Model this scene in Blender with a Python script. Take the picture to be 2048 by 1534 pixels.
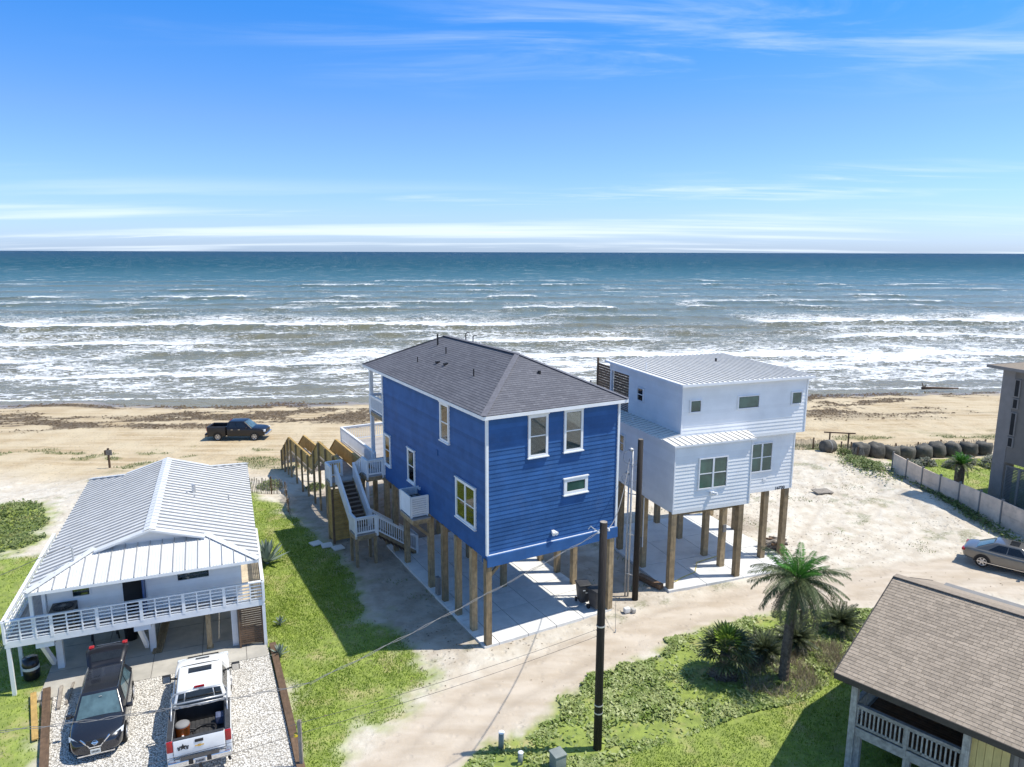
import bpy, math, random
import numpy as np
from mathutils import Vector, Matrix
random.seed(7); RNG = np.random.default_rng(7)
S = bpy.context.scene
for o in list(bpy.data.objects): bpy.data.objects.remove(o)
COL = S.collection
R = math.radians

# ------------------------------------------------------------------ camera
CAM_H = 17.0
cam_d = bpy.data.cameras.new('camera'); cam = bpy.data.objects.new('camera', cam_d); COL.objects.link(cam)
cam_d.sensor_width = 36.0; cam_d.lens = 1421.0 / 2048.0 * 36.0
cam_d.clip_start = 0.3; cam_d.clip_end = 90000.0
_p = math.atan(263.0 / 1421.0); _r = math.atan2(6.0, 2048.0)
_f = Vector((0, math.cos(_p), -math.sin(_p))); _x = Vector((1, 0, 0)); _u = _x.cross(_f)
_rt = _x * math.cos(_r) + _u * math.sin(_r); _up = _u * math.cos(_r) - _x * math.sin(_r)
cam.matrix_world = Matrix(((_rt.x, _up.x, -_f.x, 0), (_rt.y, _up.y, -_f.y, 0), (_rt.z, _up.z, -_f.z, CAM_H), (0, 0, 0, 1)))
S.camera = cam
S.render.resolution_x = 1024; S.render.resolution_y = 767

# ------------------------------------------------------------------ light
SUN_EL = R(61.0); SUN_AZ = R(3.0)      # azimuth measured from +X towards +Y
to_sun = Vector((math.cos(SUN_EL) * math.cos(SUN_AZ), math.cos(SUN_EL) * math.sin(SUN_AZ), math.sin(SUN_EL)))
W = bpy.data.worlds.new('World'); S.world = W; W.use_nodes = True
nt = W.node_tree; nt.nodes.clear()
def N(t, kind, **kw):
    n = t.nodes.new(kind)
    for k, v in kw.items():
        if hasattr(n, k): setattr(n, k, v)
        else: n.inputs[k.replace('_', ' ')].default_value = v
    return n
def mth(t, op, a, b=None, clamp=False):
    n = t.nodes.new('ShaderNodeMath'); n.operation = op; n.use_clamp = clamp
    for i, v in enumerate((a, b)):
        if v is None: continue
        if isinstance(v, (int, float)): n.inputs[i].default_value = v
        else: t.links.new(v, n.inputs[i])
    return n.outputs[0]
def mixc(t, f, a, b, mode='MIX'):
    n = t.nodes.new('ShaderNodeMix'); n.data_type = 'RGBA'; n.blend_type = mode
    for i, v in ((0, f), (6, a), (7, b)):
        if isinstance(v, (int, float)): n.inputs[i].default_value = v
        elif isinstance(v, (tuple, list)): n.inputs[i].default_value = tuple(v) + ((1,) if len(v) == 3 else ())
        else: t.links.new(v, n.inputs[i])
    return n.outputs[2]
def ramp(t, f, stops, interp='LINEAR'):
    n = t.nodes.new('ShaderNodeValToRGB'); n.color_ramp.interpolation = interp
    e = n.color_ramp.elements
    while len(e) < len(stops): e.new(0.5)
    for el, (p, c) in zip(e, stops):
        el.position = p; el.color = (c, c, c, 1) if isinstance(c, (int, float)) else tuple(c) + (1,)
    t.links.new(f, n.inputs[0]); return n.outputs[0]
def maprange(t, v, a, b, c=0.0, d=1.0, smooth=True):
    n = t.nodes.new('ShaderNodeMapRange'); n.interpolation_type = 'SMOOTHSTEP' if smooth else 'LINEAR'
    t.links.new(v, n.inputs[0])
    for i, x in ((1, a), (2, b), (3, c), (4, d)): n.inputs[i].default_value = x
    return n.outputs[0]
def noise(t, vec, scale, detail=4, rough=.55, dist=0.0):
    n = t.nodes.new('ShaderNodeTexNoise'); n.inputs['Scale'].default_value = scale
    n.inputs['Detail'].default_value = detail; n.inputs['Roughness'].default_value = rough; n.inputs['Distortion'].default_value = dist
    if vec is not None: t.links.new(vec, n.inputs['Vector'])
    return n.outputs[0]
def mapping(t, vec, scale=(1, 1, 1), loc=(0, 0, 0), rot=(0, 0, 0)):
    n = t.nodes.new('ShaderNodeMapping'); n.inputs['Scale'].default_value = scale; n.inputs['Location'].default_value = loc; n.inputs['Rotation'].default_value = rot
    t.links.new(vec, n.inputs['Vector']); return n.outputs[0]

sky = N(nt, 'ShaderNodeTexSky', sky_type='NISHITA', sun_disc=False, sun_elevation=SUN_EL, sun_rotation=R(90) - SUN_AZ,
        altitude=0.0, air_density=1.0, dust_density=0.5, ozone_density=3.0)
tc = N(nt, 'ShaderNodeTexCoord')
sep = N(nt, 'ShaderNodeSeparateXYZ'); nt.links.new(tc.outputs['Generated'], sep.inputs[0])
zc = mth(nt, 'ADD', mth(nt, 'MAXIMUM', sep.outputs[2], 0.0), 0.05)
cx = mth(nt, 'DIVIDE', sep.outputs[0], zc); cy = mth(nt, 'DIVIDE', sep.outputs[1], zc)
comb = N(nt, 'ShaderNodeCombineXYZ'); nt.links.new(cx, comb.inputs[0]); nt.links.new(cy, comb.inputs[1])
big = noise(nt, mapping(nt, comb.outputs[0], (.22, .40, 1), (8.80, 4.4, 0)), 1.0, 3, .5)
wisp = noise(nt, mapping(nt, comb.outputs[0], (.35, 1.1, 1), (1.7, .4, 0), (0, 0, R(-12))), 1.6, 9, .62, 1.0)
cl = mth(nt, 'MULTIPLY', maprange(nt, big, .50, .74), maprange(nt, wisp, .42, .80))
low = mth(nt, 'MULTIPLY', maprange(nt, noise(nt, mapping(nt, comb.outputs[0], (.10, .36, 1), (7.4, 1.9, 0)), 1.0, 6, .5), .47, .66), maprange(nt, sep.outputs[2], .10, .045))
cloud = mth(nt, 'MINIMUM', mth(nt, 'ADD', mth(nt, 'MULTIPLY', cl, .75), mth(nt, 'MULTIPLY', low, .62)), .92)
hs = N(nt, 'ShaderNodeHueSaturation'); hs.inputs['Saturation'].default_value = 1.12; hs.inputs['Value'].default_value = 1.0
nt.links.new(sky.outputs[0], hs.inputs['Color'])
tintc = ramp(nt, sep.outputs[2], [(0, (.61, .80, 1.36)), (.05, (.60, .755, 1.2)), (.165, (.56, .73, 1.03)), (.30, (.25, .72, 1.18)), (.62, (.92, 1.02, .98))])
tint = mixc(nt, 1.0, hs.outputs[0], tintc, 'MULTIPLY')
skc = mixc(nt, cloud, tint, (5.9, 6.5, 7.0))
bg = N(nt, 'ShaderNodeBackground'); bg.inputs['Strength'].default_value = 0.135
nt.links.new(skc, bg.inputs['Color'])
wo = N(nt, 'ShaderNodeOutputWorld'); nt.links.new(bg.outputs[0], wo.inputs['Surface'])

sun_d = bpy.data.lights.new('sun', 'SUN'); sun_d.energy = 4.1; sun_d.angle = R(0.53); sun_d.color = (1.0, .94, .83)
sun = bpy.data.objects.new('sun', sun_d); COL.objects.link(sun)
sun.rotation_euler = to_sun.to_track_quat('Z', 'Y').to_euler(); sun.location = (40, 10, 60)
S.view_settings.view_transform = 'Standard'; S.view_settings.look = 'None'; S.view_settings.gamma = 1.0
S.view_settings.exposure = 0.42

# ------------------------------------------------------------------ helpers
def tagthing(o, label, cat, group=None):
    o['label'] = label; o['category'] = cat
    if group: o['group'] = group
    return o
def thing(name, label, cat, loc=(0, 0, 0), rz=0.0, group=None):
    o = bpy.data.objects.new(name, None); COL.objects.link(o); o.empty_display_size = .2
    o.location = loc; o.rotation_euler = (0, 0, rz)
    return tagthing(o, label, cat, group)
class MB:
    def __init__(s): s.v = []; s.f = []; s.uv = []
    def add(s, vs, fs, uvs=None):
        b = len(s.v); s.v += [tuple(x) for x in vs]; s.f += [tuple(i + b for i in f) for f in fs]
        if uvs: s.uv += uvs
        return s
    def box(s, c, d, rz=0.0):
        x, y, z = d[0] / 2, d[1] / 2, d[2] / 2; ca, sa = math.cos(rz), math.sin(rz); vs = []
        for i in (-1, 1):
            for j in (-1, 1):
                for k in (-1, 1):
                    px, py = i * x, j * y
                    vs.append((c[0] + px * ca - py * sa, c[1] + px * sa + py * ca, c[2] + k * z))
        return s.add(vs, [(0, 1, 3, 2), (4, 6, 7, 5), (0, 4, 5, 1), (2, 3, 7, 6), (0, 2, 6, 4), (1, 5, 7, 3)])
    def tube(s, pts, r, n=8, cap=True, r2=None):
        pts = [Vector(p) for p in pts]; rings = []; L = len(pts)
        for i, p in enumerate(pts):
            t = (pts[min(i + 1, L - 1)] - pts[max(i - 1, 0)]).normalized()
            a = Vector((0, 0, 1)) if abs(t.z) < .95 else Vector((1, 0, 0))
            x = t.cross(a).normalized(); y = t.cross(x)
            rr = r if r2 is None else r + (r2 - r) * i / (L - 1)
            rings.append([p + x * rr * math.cos(2 * math.pi * k / n) + y * rr * math.sin(2 * math.pi * k / n) for k in range(n)])
        vs = [v for rg in rings for v in rg]
        fs = [(i * n + k, i * n + (k + 1) % n, (i + 1) * n + (k + 1) % n, (i + 1) * n + k) for i in range(L - 1) for k in range(n)]
        if cap: fs += [tuple(range(n - 1, -1, -1)), tuple((L - 1) * n + k for k in range(n))]
        return s.add(vs, fs)
    def lathe(s, prof, n=16, c=(0, 0, 0), caps=True):
        vs = [(c[0] + r * math.cos(2 * math.pi * k / n), c[1] + r * math.sin(2 * math.pi * k / n), c[2] + z) for r, z in prof for k in range(n)]
        L = len(prof)
        fs = [(i * n + k, i * n + (k + 1) % n, (i + 1) * n + (k + 1) % n, (i + 1) * n + k) for i in range(L - 1) for k in range(n)]
        if caps: fs += [tuple(range(n - 1, -1, -1)), tuple((L - 1) * n + k for k in range(n))]
        return s.add(vs, fs)
    def slab(s, poly, n, th):
        """poly: 3d planar polygon, thickened by th along -n"""
        k = len(poly); n = Vector(n); vs = [Vector(p) for p in poly] + [Vector(p) - n * th for p in poly]
        fs = [tuple(range(k)), tuple(range(2 * k - 1, k - 1, -1))] + [(i, i + k, (i + 1) % k + k, (i + 1) % k) for i in range(k)]
        return s.add(vs, fs)
    def mesh(s, name, mat, smooth=False):
        me = bpy.data.meshes.new(name); me.from_pydata(s.v, [], s.f); me.materials.append(mat)
        if s.uv:
            l = me.uv_layers.new(name='UVMap')
            for i, c in enumerate(s.uv): l.data[i].uv = c
        if smooth:
            for p in me.polygons: p.use_smooth = True
        return me
    def build(s, name, mat, parent=None, smooth=False, loc=(0, 0, 0), rot=(0, 0, 0)):
        return link(name, s.mesh(name, mat, smooth), parent, loc, rot)
def link(name, me, parent=None, loc=(0, 0, 0), rot=(0, 0, 0), scale=(1, 1, 1)):
    o = bpy.data.objects.new(name, me); COL.objects.link(o)
    if parent: o.parent = parent
    o.location = loc; o.rotation_euler = rot; o.scale = scale
    return o
_ub = {}
def ubox(mat):
    if mat.name not in _ub: _ub[mat.name] = MB().box((0, 0, 0), (1, 1, 1)).mesh('block_' + mat.name, mat)
    return _ub[mat.name]
def bx(name, parent, mat, c, d, rot=(0, 0, 0)):
    return link(name, ubox(mat), parent, c, rot, d)
def bar(name, parent, mat, p, q, w, h):
    """unit box stretched from p to q; w horizontal width, h the other"""
    p, q = Vector(p), Vector(q); t = q - p; L = t.length; t.normalize()
    up = Vector((0, 0, 1)) if abs(t.z) < .98 else Vector((0, 1, 0))
    y = up.cross(t).normalized(); z = t.cross(y)
    m = Matrix((t, y, z)).transposed()
    return link(name, ubox(mat), parent, (p + q) / 2, m.to_euler(), (L, w, h))
def fastmesh(name, V, F, mat, smooth=False, attrs=None):
    me = bpy.data.meshes.new(name); V = np.asarray(V, np.float32); F = np.asarray(F, np.int32); k = F.shape[1]
    me.vertices.add(len(V)); me.vertices.foreach_set('co', V.ravel())
    me.loops.add(F.size); me.loops.foreach_set('vertex_index', F.ravel())
    me.polygons.add(len(F)); me.polygons.foreach_set('loop_start', np.arange(0, F.size, k, dtype=np.int32))
    me.polygons.foreach_set('loop_total', np.full(len(F), k, np.int32))
    if smooth: me.polygons.foreach_set('use_smooth', np.ones(len(F), bool))
    me.update(); me.validate(); me.materials.append(mat)
    for n, a in (attrs or {}).items():
        at = me.attributes.new(n, 'FLOAT', 'POINT'); at.data.foreach_set('value', np.asarray(a, np.float32).ravel())
    return me
# value noise in numpy
_tab = np.random.default_rng(3).random(65536).astype(np.float64)
def vnoise(x, y, seed=0):
    xi = np.floor(x).astype(np.int64); yi = np.floor(y).astype(np.int64); fx = x - xi; fy = y - yi
    fx = fx * fx * (3 - 2 * fx); fy = fy * fy * (3 - 2 * fy)
    h = lambda a, b: _tab[((a * 73856093) ^ (b * 19349663) ^ (seed * 83492791)) & 65535]
    return (h(xi, yi) * (1 - fx) + h(xi + 1, yi) * fx) * (1 - fy) + (h(xi, yi + 1) * (1 - fx) + h(xi + 1, yi + 1) * fx) * fy
def fbm(x, y, oct=4, seed=0):
    s = 0; a = .5; t = 0
    for i in range(oct):
        s = s + a * vnoise(x * 2 ** i + 17.3 * i, y * 2 ** i + 9.1 * i, seed + i); t += a; a *= .5
    return s / t
def sstep(a, b, x):
    t = np.clip((x - a) / (b - a), 0, 1); return t * t * (3 - 2 * t)
def polydist(poly, x, y):
    """signed distance (positive inside) to polygon, numpy arrays"""
    P = np.array(poly, float); d = np.full(x.shape, 1e9); ins = np.zeros(x.shape, bool)
    for i in range(len(P)):
        a, b = P[i], P[(i + 1) % len(P)]; e = b - a
        t = np.clip(((x - a[0]) * e[0] + (y - a[1]) * e[1]) / (e @ e), 0, 1)
        d = np.minimum(d, np.hypot(x - a[0] - t * e[0], y - a[1] - t * e[1]))
        c = ((a[1] > y) != (b[1] > y)) & (x < (b[0] - a[0]) * (y - a[1]) / ((b[1] - a[1]) or 1e-9) + a[0])
        ins ^= c
    return np.where(ins, d, -d)

# ------------------------------------------------------------------ materials
MATS = {}
def mat(name, base, rough=.6, var=.12, scale=3.0, bump=.0, bscale=60.0, metallic=0.0, rnd=0.0, spec=.4, coords='world', grain=0.0, coat=0.0, dirt=None, island=False, stretch=(1, 1, 1)):
    m = bpy.data.materials.new(name); m.use_nodes = True; t = m.node_tree; b = t.nodes['Principled BSDF']
    if coords == 'object': v = N(t, 'ShaderNodeTexCoord').outputs['Object']
    else: v = N(t, 'ShaderNodeNewGeometry').outputs['Position']
    v = mapping(t, v, stretch)
    c = mixc(t, maprange(t, noise(t, v, scale, 5, .6), .3, .7), [x * (1 - var) for x in base], [min(1, x * (1 + var)) for x in base])
    if grain:
        oc = N(t, 'ShaderNodeTexCoord').outputs['Object']
        oi = N(t, 'ShaderNodeObjectInfo')
        n4 = t.nodes.new('ShaderNodeTexNoise'); n4.noise_dimensions = '4D'; t.links.new(oc, n4.inputs['Vector'])
        t.links.new(mth(t, 'MULTIPLY', oi.outputs['Random'], 40.0), n4.inputs['W']); n4.inputs['Scale'].default_value = 7; n4.inputs['Detail'].default_value = 5
        c = mixc(t, mth(t, 'MULTIPLY', maprange(t, n4.outputs[0], .4, .7), grain), c, [x * .45 for x in base])
    if rnd:
        r = N(t, 'ShaderNodeNewGeometry').outputs['Random Per Island'] if island else N(t, 'ShaderNodeObjectInfo').outputs['Random']
        g = t.nodes.new('ShaderNodeCombineColor'); k = maprange(t, r, 0, 1, 1 - rnd, 1 + rnd, False)
        for i in range(3): t.links.new(k, g.inputs[i])
        c = mixc(t, 1.0, c, g.outputs[0], 'MULTIPLY')
    if dirt:
        c = mixc(t, mth(t, 'MULTIPLY', maprange(t, noise(t, v, dirt[1], 8, .65), .5, .75), dirt[2]), c, dirt[0])
    t.links.new(c, b.inputs['Base Color'])
    b.inputs['Roughness'].default_value = rough; b.inputs['Metallic'].default_value = metallic
    b.inputs['Specular IOR Level'].default_value = spec
    if coat: b.inputs['Coat Weight'].default_value = coat; b.inputs['Coat Roughness'].default_value = .06
    if bump:
        bn = N(t, 'ShaderNodeBump'); bn.inputs['Strength'].default_value = bump; bn.inputs['Distance'].default_value = .02
        t.links.new(noise(t, v, bscale, 4, .6), bn.inputs['Height']); t.links.new(bn.outputs[0], b.inputs['Normal'])
    MATS[name] = m; return m
def glassmat(name, tintc, reflect=.12, alpha=.5, rough=.03):
    m = bpy.data.materials.new(name); m.use_nodes = True; t = m.node_tree; t.nodes.clear()
    tr = N(t, 'ShaderNodeBsdfTransparent'); tr.inputs[0].default_value = tuple(tintc) + (1,)
    gl = N(t, 'ShaderNodeBsdfGlossy'); gl.inputs['Roughness'].default_value = rough; gl.inputs['Color'].default_value = (.95, .97, 1, 1)
    fr = N(t, 'ShaderNodeFresnel'); fr.inputs[0].default_value = 1.5
    bn = N(t, 'ShaderNodeBump'); bn.inputs['Strength'].default_value = .06
    t.links.new(noise(t, N(t, 'ShaderNodeNewGeometry').outputs['Position'], 1.3, 2), bn.inputs['Height']); t.links.new(bn.outputs[0], gl.inputs['Normal'])
    mx = N(t, 'ShaderNodeMixShader'); t.links.new(mth(t, 'ADD', fr.outputs[0], reflect, True), mx.inputs[0])
    t.links.new(tr.outputs[0], mx.inputs[1]); t.links.new(gl.outputs[0], mx.inputs[2])
    o = N(t, 'ShaderNodeOutputMaterial'); t.links.new(mx.outputs[0], o.inputs[0]); MATS[name] = m; return m

M_BLUE = mat('blue_siding', (.032, .102, .272), .6, .12, 1.2, .2, 30, rnd=.12, spec=.18, dirt=((.085, .15, .30), .8, .3))
M_WHITE = mat('white_trim', (.74, .76, .78), .5, .05, 2.0)
M_WSIDE = mat('white_siding', (.77, .785, .79), .5, .05, 1.0, .1, 30, rnd=.03)
M_WOOD = mat('treated_wood', (.34, .255, .15), .8, .22, 4, .4, 60, rnd=.24, grain=.7, dirt=((.20, .17, .13), 2.2, .55))
M_WOODY = mat('yellow_wood', (.47, .31, .105), .75, .16, 5, .3, 60, rnd=.14, grain=.4)
M_WOODD = mat('brown_wood', (.155, .098, .06), .75, .2, 5, .3, 60, rnd=.2, grain=.5)
M_WOODG = mat('weathered_wood', (.30, .265, .225), .85, .2, 5, .3, 60, rnd=.25, grain=.6)
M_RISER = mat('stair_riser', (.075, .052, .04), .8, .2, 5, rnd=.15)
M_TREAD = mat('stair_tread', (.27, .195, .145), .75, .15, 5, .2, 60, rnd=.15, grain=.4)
M_DECK = mat('deck_board', (.36, .34, .33), .8, .1, 4, .2, 60, rnd=.12, grain=.3)
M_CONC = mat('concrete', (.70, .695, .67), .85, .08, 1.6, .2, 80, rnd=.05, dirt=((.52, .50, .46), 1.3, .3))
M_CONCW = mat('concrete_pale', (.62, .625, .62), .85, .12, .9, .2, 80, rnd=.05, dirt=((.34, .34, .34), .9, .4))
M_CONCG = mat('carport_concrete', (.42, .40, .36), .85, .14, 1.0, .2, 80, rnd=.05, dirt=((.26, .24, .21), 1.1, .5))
M_METALW = mat('white_metal_roof', (.80, .78, .73), .38, .05, 1.5, metallic=.0, rnd=.035, spec=.6)
M_SEAM = mat('shadowed_roof_seam', (.36, .365, .37), .5, .1, 3, metallic=.2)  # shadow side of the ribs, plus dirt, painted in as darker seam metal
M_SEAMW_SHADOW = mat('pale_shadowed_roof_seam', (.55, .535, .51), .5, .1, 3)  # same rib shadow put into the colour, milder for the white roof
M_METALG = mat('galvanised_roof', (.68, .685, .68), .42, .06, 1.2, metallic=.08, rnd=.05, spec=.6)
M_BLACK = mat('black_plastic', (.018, .018, .02), .5, .2, 5)
M_BINS = mat('bin_plastic', (.045, .045, .047), .55, .2, 5)
M_POLE = mat('creosote_pole', (.022, .018, .016), .8, .35, 4, .5, 30, coords='object', stretch=(6, 6, .5), dirt=((.05, .042, .036), 2.0, .5))
M_GREY = mat('grey_paint', (.165, .158, .145), .75, .08, 2, .15, 60, dirt=((.12, .115, .105), 1.0, .3))
M_GREYL = mat('grey_trim', (.21, .205, .20), .7, .08, 2)
M_GALV = mat('galvanised_pipe', (.50, .51, .52), .4, .1, 6, metallic=.5)
M_DARK = mat('dark_interior', (.02, .022, .024), .9, .2, 2)
M_SHADE = mat('window_shade', (.74, .71, .57), .8, .04, 3)
M_BLIND = mat('window_blind', (.40, .41, .42), .7, .05, 3)
M_GLASS = glassmat('window_glass', (.80, .86, .84), .05)
M_GLASSG = mat('green_window', (.05, .115, .095), .12, .35, .8, spec=.7)
M_CGLASS = glassmat('car_glass', (.16, .20, .20), .12)
M_RED = mat('tail_light', (.33, .010, .012), .2, .2, 20, spec=.6)
M_CHROME = mat('chrome', (.72, .72, .73), .16, .05, 5, metallic=1.0)
M_TYRE = mat('tyre', (.018, .018, .018), .85, .2, 20)
M_RIM = mat('alloy', (.55, .55, .56), .3, .1, 10, metallic=.7)
M_LAMP = mat('lamp_lens', (.62, .66, .70), .1, .1, 20, spec=.8)
M_PLATE = mat('plate', (.62, .63, .60), .5, .05, 20)
M_WIRE = mat('wire', (.07, .07, .072), .6, .1, 5)
M_WIREL = mat('aluminium_wire', (.20, .20, .20), .5, .1, 5)
# ------------------------------------------------------------------ terrain
def shore(x, y): return y - .09 * x
CEN = [(-3.5, 12), (-3.4, 21), (-1.2, 24.6), (3, 28.3), (8.5, 31.7), (14, 33.5), (24, 35.9), (36, 35)]
def linedist(P, x, y):
    P = np.array(P, float); d = np.full(np.shape(x), 1e9)
    for a, b in zip(P[:-1], P[1:]):
        e = b - a; t = np.clip(((x - a[0]) * e[0] + (y - a[1]) * e[1]) / (e @ e), 0, 1); d = np.minimum(d, np.hypot(x - a[0] - t * e[0], y - a[1] - t * e[1]))
    return d
def gz(x, y, fine=True):
    x = np.asarray(x, float); y = np.asarray(y, float); s = shore(x, y) + sstep(78, 88, shore(x, y)) * ((fbm(x / 17, x * 0 + 3.7, 3, 301) - .5) * 9 + (fbm(x / 4, y / 5, 3, 303) - .5) * 3)
    z = -.6 * sstep(50, 60, s) - .2 * sstep(60, 80, s) - .8 * sstep(80, 96, s) - 2.2 * sstep(96, 125, s)
    z = z - .1 + .0 * x
    dune = sstep(40, 47, s) * (1 - sstep(58, 66, s))
    z = z + dune * (.75 * fbm(x / 7, y / 5, 3, 11) - .28)
    z = z + .65 * np.exp(-(((x - 24.5) / 4.0) ** 2 + ((y - 58.5) / 3.0) ** 2)) + .35 * np.exp(-(((x - 28.5) / 1.3) ** 2 + ((y - 47.0) / 6) ** 2))
    flat = sstep(44, 40, s)
    z = z + .1 * flat * 1.0 + .1 * (1 - flat)
    rough = fbm(x / 1.7, y / 1.7, 4, 5) - .5
    z = z + rough * (.10 + .05 * dune)
    rd = linedist(CEN, x, y)
    if fine: z = z + (fbm(x / .5, y / .5, 3, 8) - .5) * (.05 + .10 * sstep(2.2, 3.5, rd) * (x > 8) * (y > 33) + .06 * (y > 46)) - .035 * np.exp(-((rd - .8) / .2) ** 2)
    return z - .06
LAWN_L = [(-19.6, 49.5), (-24, 49), (-26, 42), (-10.5, 28.6), (-7.1, 21.1), (-4.5, 14), (-5.0, 14), (-6.1, 21.1), (-5.8, 21.9), (-5.1, 23.0), (-4.2, 24.1), (-3.4, 25.7), (-4.0, 27.1), (-4.7, 28.6), (-6.2, 30.8), (-7.7, 33.8), (-9.5, 38.0), (-12.5, 41.7), (-15.1, 45.1)]
LAWN_B = [(-19.5, 33), (-18.4, 25.4), (-15.8, 21.0), (-12.5, 14), (-30, 14), (-36, 34), (-28.8, 37.5), (-26, 38), (-23, 33.2)]
DUNE_V = [(-46, 44), (-36, 45.6), (-32.2, 46.6), (-30.4, 44.6), (-27.9, 39.4), (-28.8, 37.8), (-33, 35), (-46, 38)]
VEG = [(-4.5, 14), (-1.5, 21.1), (-0.4, 22.5), (1.5, 23.8), (2.5, 25.2), (3.8, 26.4), (6.0, 27.9), (8.6, 30.0), (11.0, 30.9), (12.9, 31.6), (14.9, 31.7), (17.3, 31.9), (20, 31.2), (24, 27), (26, 14)]
LAWN_R = [(-1.0, 14), (1.2, 20.5), (4.7, 22.2), (6.9, 23.2), (9.0, 24.2), (11.2, 24.9), (12.4, 25.8), (14.8, 27.5), (20, 28), (26, 22), (26, 14)]
YARD = [(32.0, 58.2), (44, 58.4), (44, 40), (32.4, 40), (32.0, 46)]
ROAD = [(-8, 8), (-6.0, 20), (-5.4, 21.1), (-4.1, 23.5), (-2.2, 26.2), (.5, 27.8), (5.1, 30.6), (8.2, 32.9), (12.6, 34.8), (18, 36.5), (26, 38.2), (34, 37), (34, 32), (24, 33.5), (17, 32.2), (12.9, 31.8), (8.6, 30.1), (3.8, 26.6), (1.5, 24), (-.4, 22.6), (-1.5, 21.2), (-4, 8)]
def axis(*seg):
    out = []
    for a, b, st in seg: out += list(np.arange(a, b - 1e-6, st))
    return np.array(out + [seg[-1][1]])
xs = axis((-3000, -400, 520), (-400, -140, 26), (-140, -48, 1.5), (-48, 50, .2), (50, 140, 1.5), (140, 400, 26), (400, 3000, 520))
ys = axis((-600, -60, 60), (-60, 14, 6), (14, 62, .2), (62, 106, .4), (106, 150, 4), (150, 450, 30))
X, Y = np.meshgrid(xs, ys); x = X.ravel(); y = Y.ravel(); z = gz(x, y)
s = shore(x, y); w1 = (fbm(x / 1.4, y / 1.4, 4, 21) - .5); w2 = (fbm(x / .35, y / .35, 3, 31) - .5); w3 = fbm(x / 5, y / 5, 3, 41) - .5
def edge(poly, soft=.5, warp=1.6): return sstep(-soft, soft, polydist(poly, x, y) + w1 * warp + w2 * .9)
gL = edge(LAWN_L, .7, 2.2); gB = edge(LAWN_B); gV = edge(VEG, .35, 1.2); gD = edge(DUNE_V); gY = edge(YARD, .3, .6)
road = edge(ROAD, .6, .8)
thin = sstep(.02, .2, w1 + .7 * w3)
grass = np.maximum.reduce([gL, gB, gV, gD, gY])
# scattered weeds on the back of the beach and in the sand
weed = sstep(56, 60, s) * sstep(68, 63, s) * sstep(.02, .14, fbm(x / 3.2, y / 1.6, 4, 77) - .52) * .8
weed = np.maximum(weed, sstep(.19, .25, fbm(x / 1.6, y / 1.3, 4, 79) - .5) * (s < 56) * (s > 20) * (1 - road) * (1 - grass) * .6)
rut = np.exp(-((linedist(CEN, x, y) - .8 - .25 * w3) / .22) ** 2) * sstep(-.2, .1, w1)
for tr_ in ([(9, 33), (16, 37.5), (21.5, 45), (24.5, 55)], [(11, 34), (19, 39.5), (25, 47), (26.5, 56)], [(19, 36), (25.5, 41.5), (27.5, 50)], [(14, 34), (24, 38.5), (33, 39)]): rut = np.maximum(rut, .8 * np.exp(-((linedist(tr_, x, y) - .75 - .3 * w3) / .17) ** 2) * sstep(-.25, .05, w1))
weed = np.maximum(weed, np.exp(-(((x - 28.6) / 1.2) ** 2 + ((y - 55.5) / 3.4) ** 2)) * 1.1 * sstep(-.2, .1, w1))
weed = np.maximum(weed, np.exp(-(((x - 30.4) / .8) ** 2 + ((y - 45.5) / 6.0) ** 2)) * .9 * sstep(-.12, .12, w1))
dirt = sstep(-1.5, 1.0, polydist([(-2.2, 28.2), (-5.6, 29.4), (-12.5, 42.5), (-15.5, 48), (-11, 52), (-2, 48), (2, 40), (5, 37), (12, 46), (16, 43), (8, 33.6), (4.6, 32)], x, y) + w1 * 2.5)
tan = sstep(52, 60, s + w3 * 6); 
wr = fbm((x + 3 * w1) / 4.5, s / 1.5, 5, 51); clump = fbm(x / 11, s / 4.0, 3, 57)
wrack = sstep(.44, .50, wr + .35 * w2) * sstep(.34, .46, clump) * sstep(71, 76, s + 3 * w3) * sstep(90.5, 87.5, s)
wet = sstep(-1.04, -1.2, z)
F = (np.arange(len(ys) - 1)[:, None] * len(xs) + np.arange(len(xs) - 1)[None, :]).ravel()
F = np.stack([F, F + 1, F + 1 + len(xs), F + len(xs)], 1)

m = bpy.data.materials.new('sand_ground'); m.use_nodes = True; t = m.node_tree; b = t.nodes['Principled BSDF']
pos = N(t, 'ShaderNodeNewGeometry').outputs['Position']
att = lambda n: N(t, 'ShaderNodeAttribute', attribute_name=n).outputs['Fac']
nf = noise(t, pos, 9, 8, .7); nm = noise(t, pos, 1.1, 6, .6); nl = noise(t, pos, .28, 3, .5)
white = mixc(t, maprange(t, nm, .3, .72), (.63, .585, .505), (.49, .43, .345))
roadc = mixc(t, maprange(t, noise(t, mapping(t, pos, (.5, 1.4, 1), (0, 0, 0), (0, 0, R(-30))), .9, 5, .55), .3, .72), (.55, .48, .395), (.44, .365, .28))
trk = noise(t, mapping(t, pos, (.05, 1.9, 1), (0, 0, 0), (0, 0, R(-4))), 1.0, 6, .6)
tanc = mixc(t, maprange(t, trk, .38, .62), (.52, .425, .285), (.39, .295, .175))
tanc = mixc(t, maprange(t, nl, .35, .7), tanc, (.53, .44, .30))
c = mixc(t, mth(t, 'MULTIPLY', att('dirt'), .8), white, mixc(t, maprange(t, nm, .35, .65), (.40, .34, .275), (.30, .25, .195)))
c = mixc(t, att('road'), c, roadc); c = mixc(t, att('tan'), c, tanc)
specks = maprange(t, noise(t, pos, 5.0, 9, .75), .60, .70)
c = mixc(t, mth(t, 'MULTIPLY', mth(t, 'MULTIPLY', specks, .75), mth(t, 'SUBTRACT', 1.0, mth(t, 'MULTIPLY', att('road'), .75))), c, (.17, .135, .09))
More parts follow.
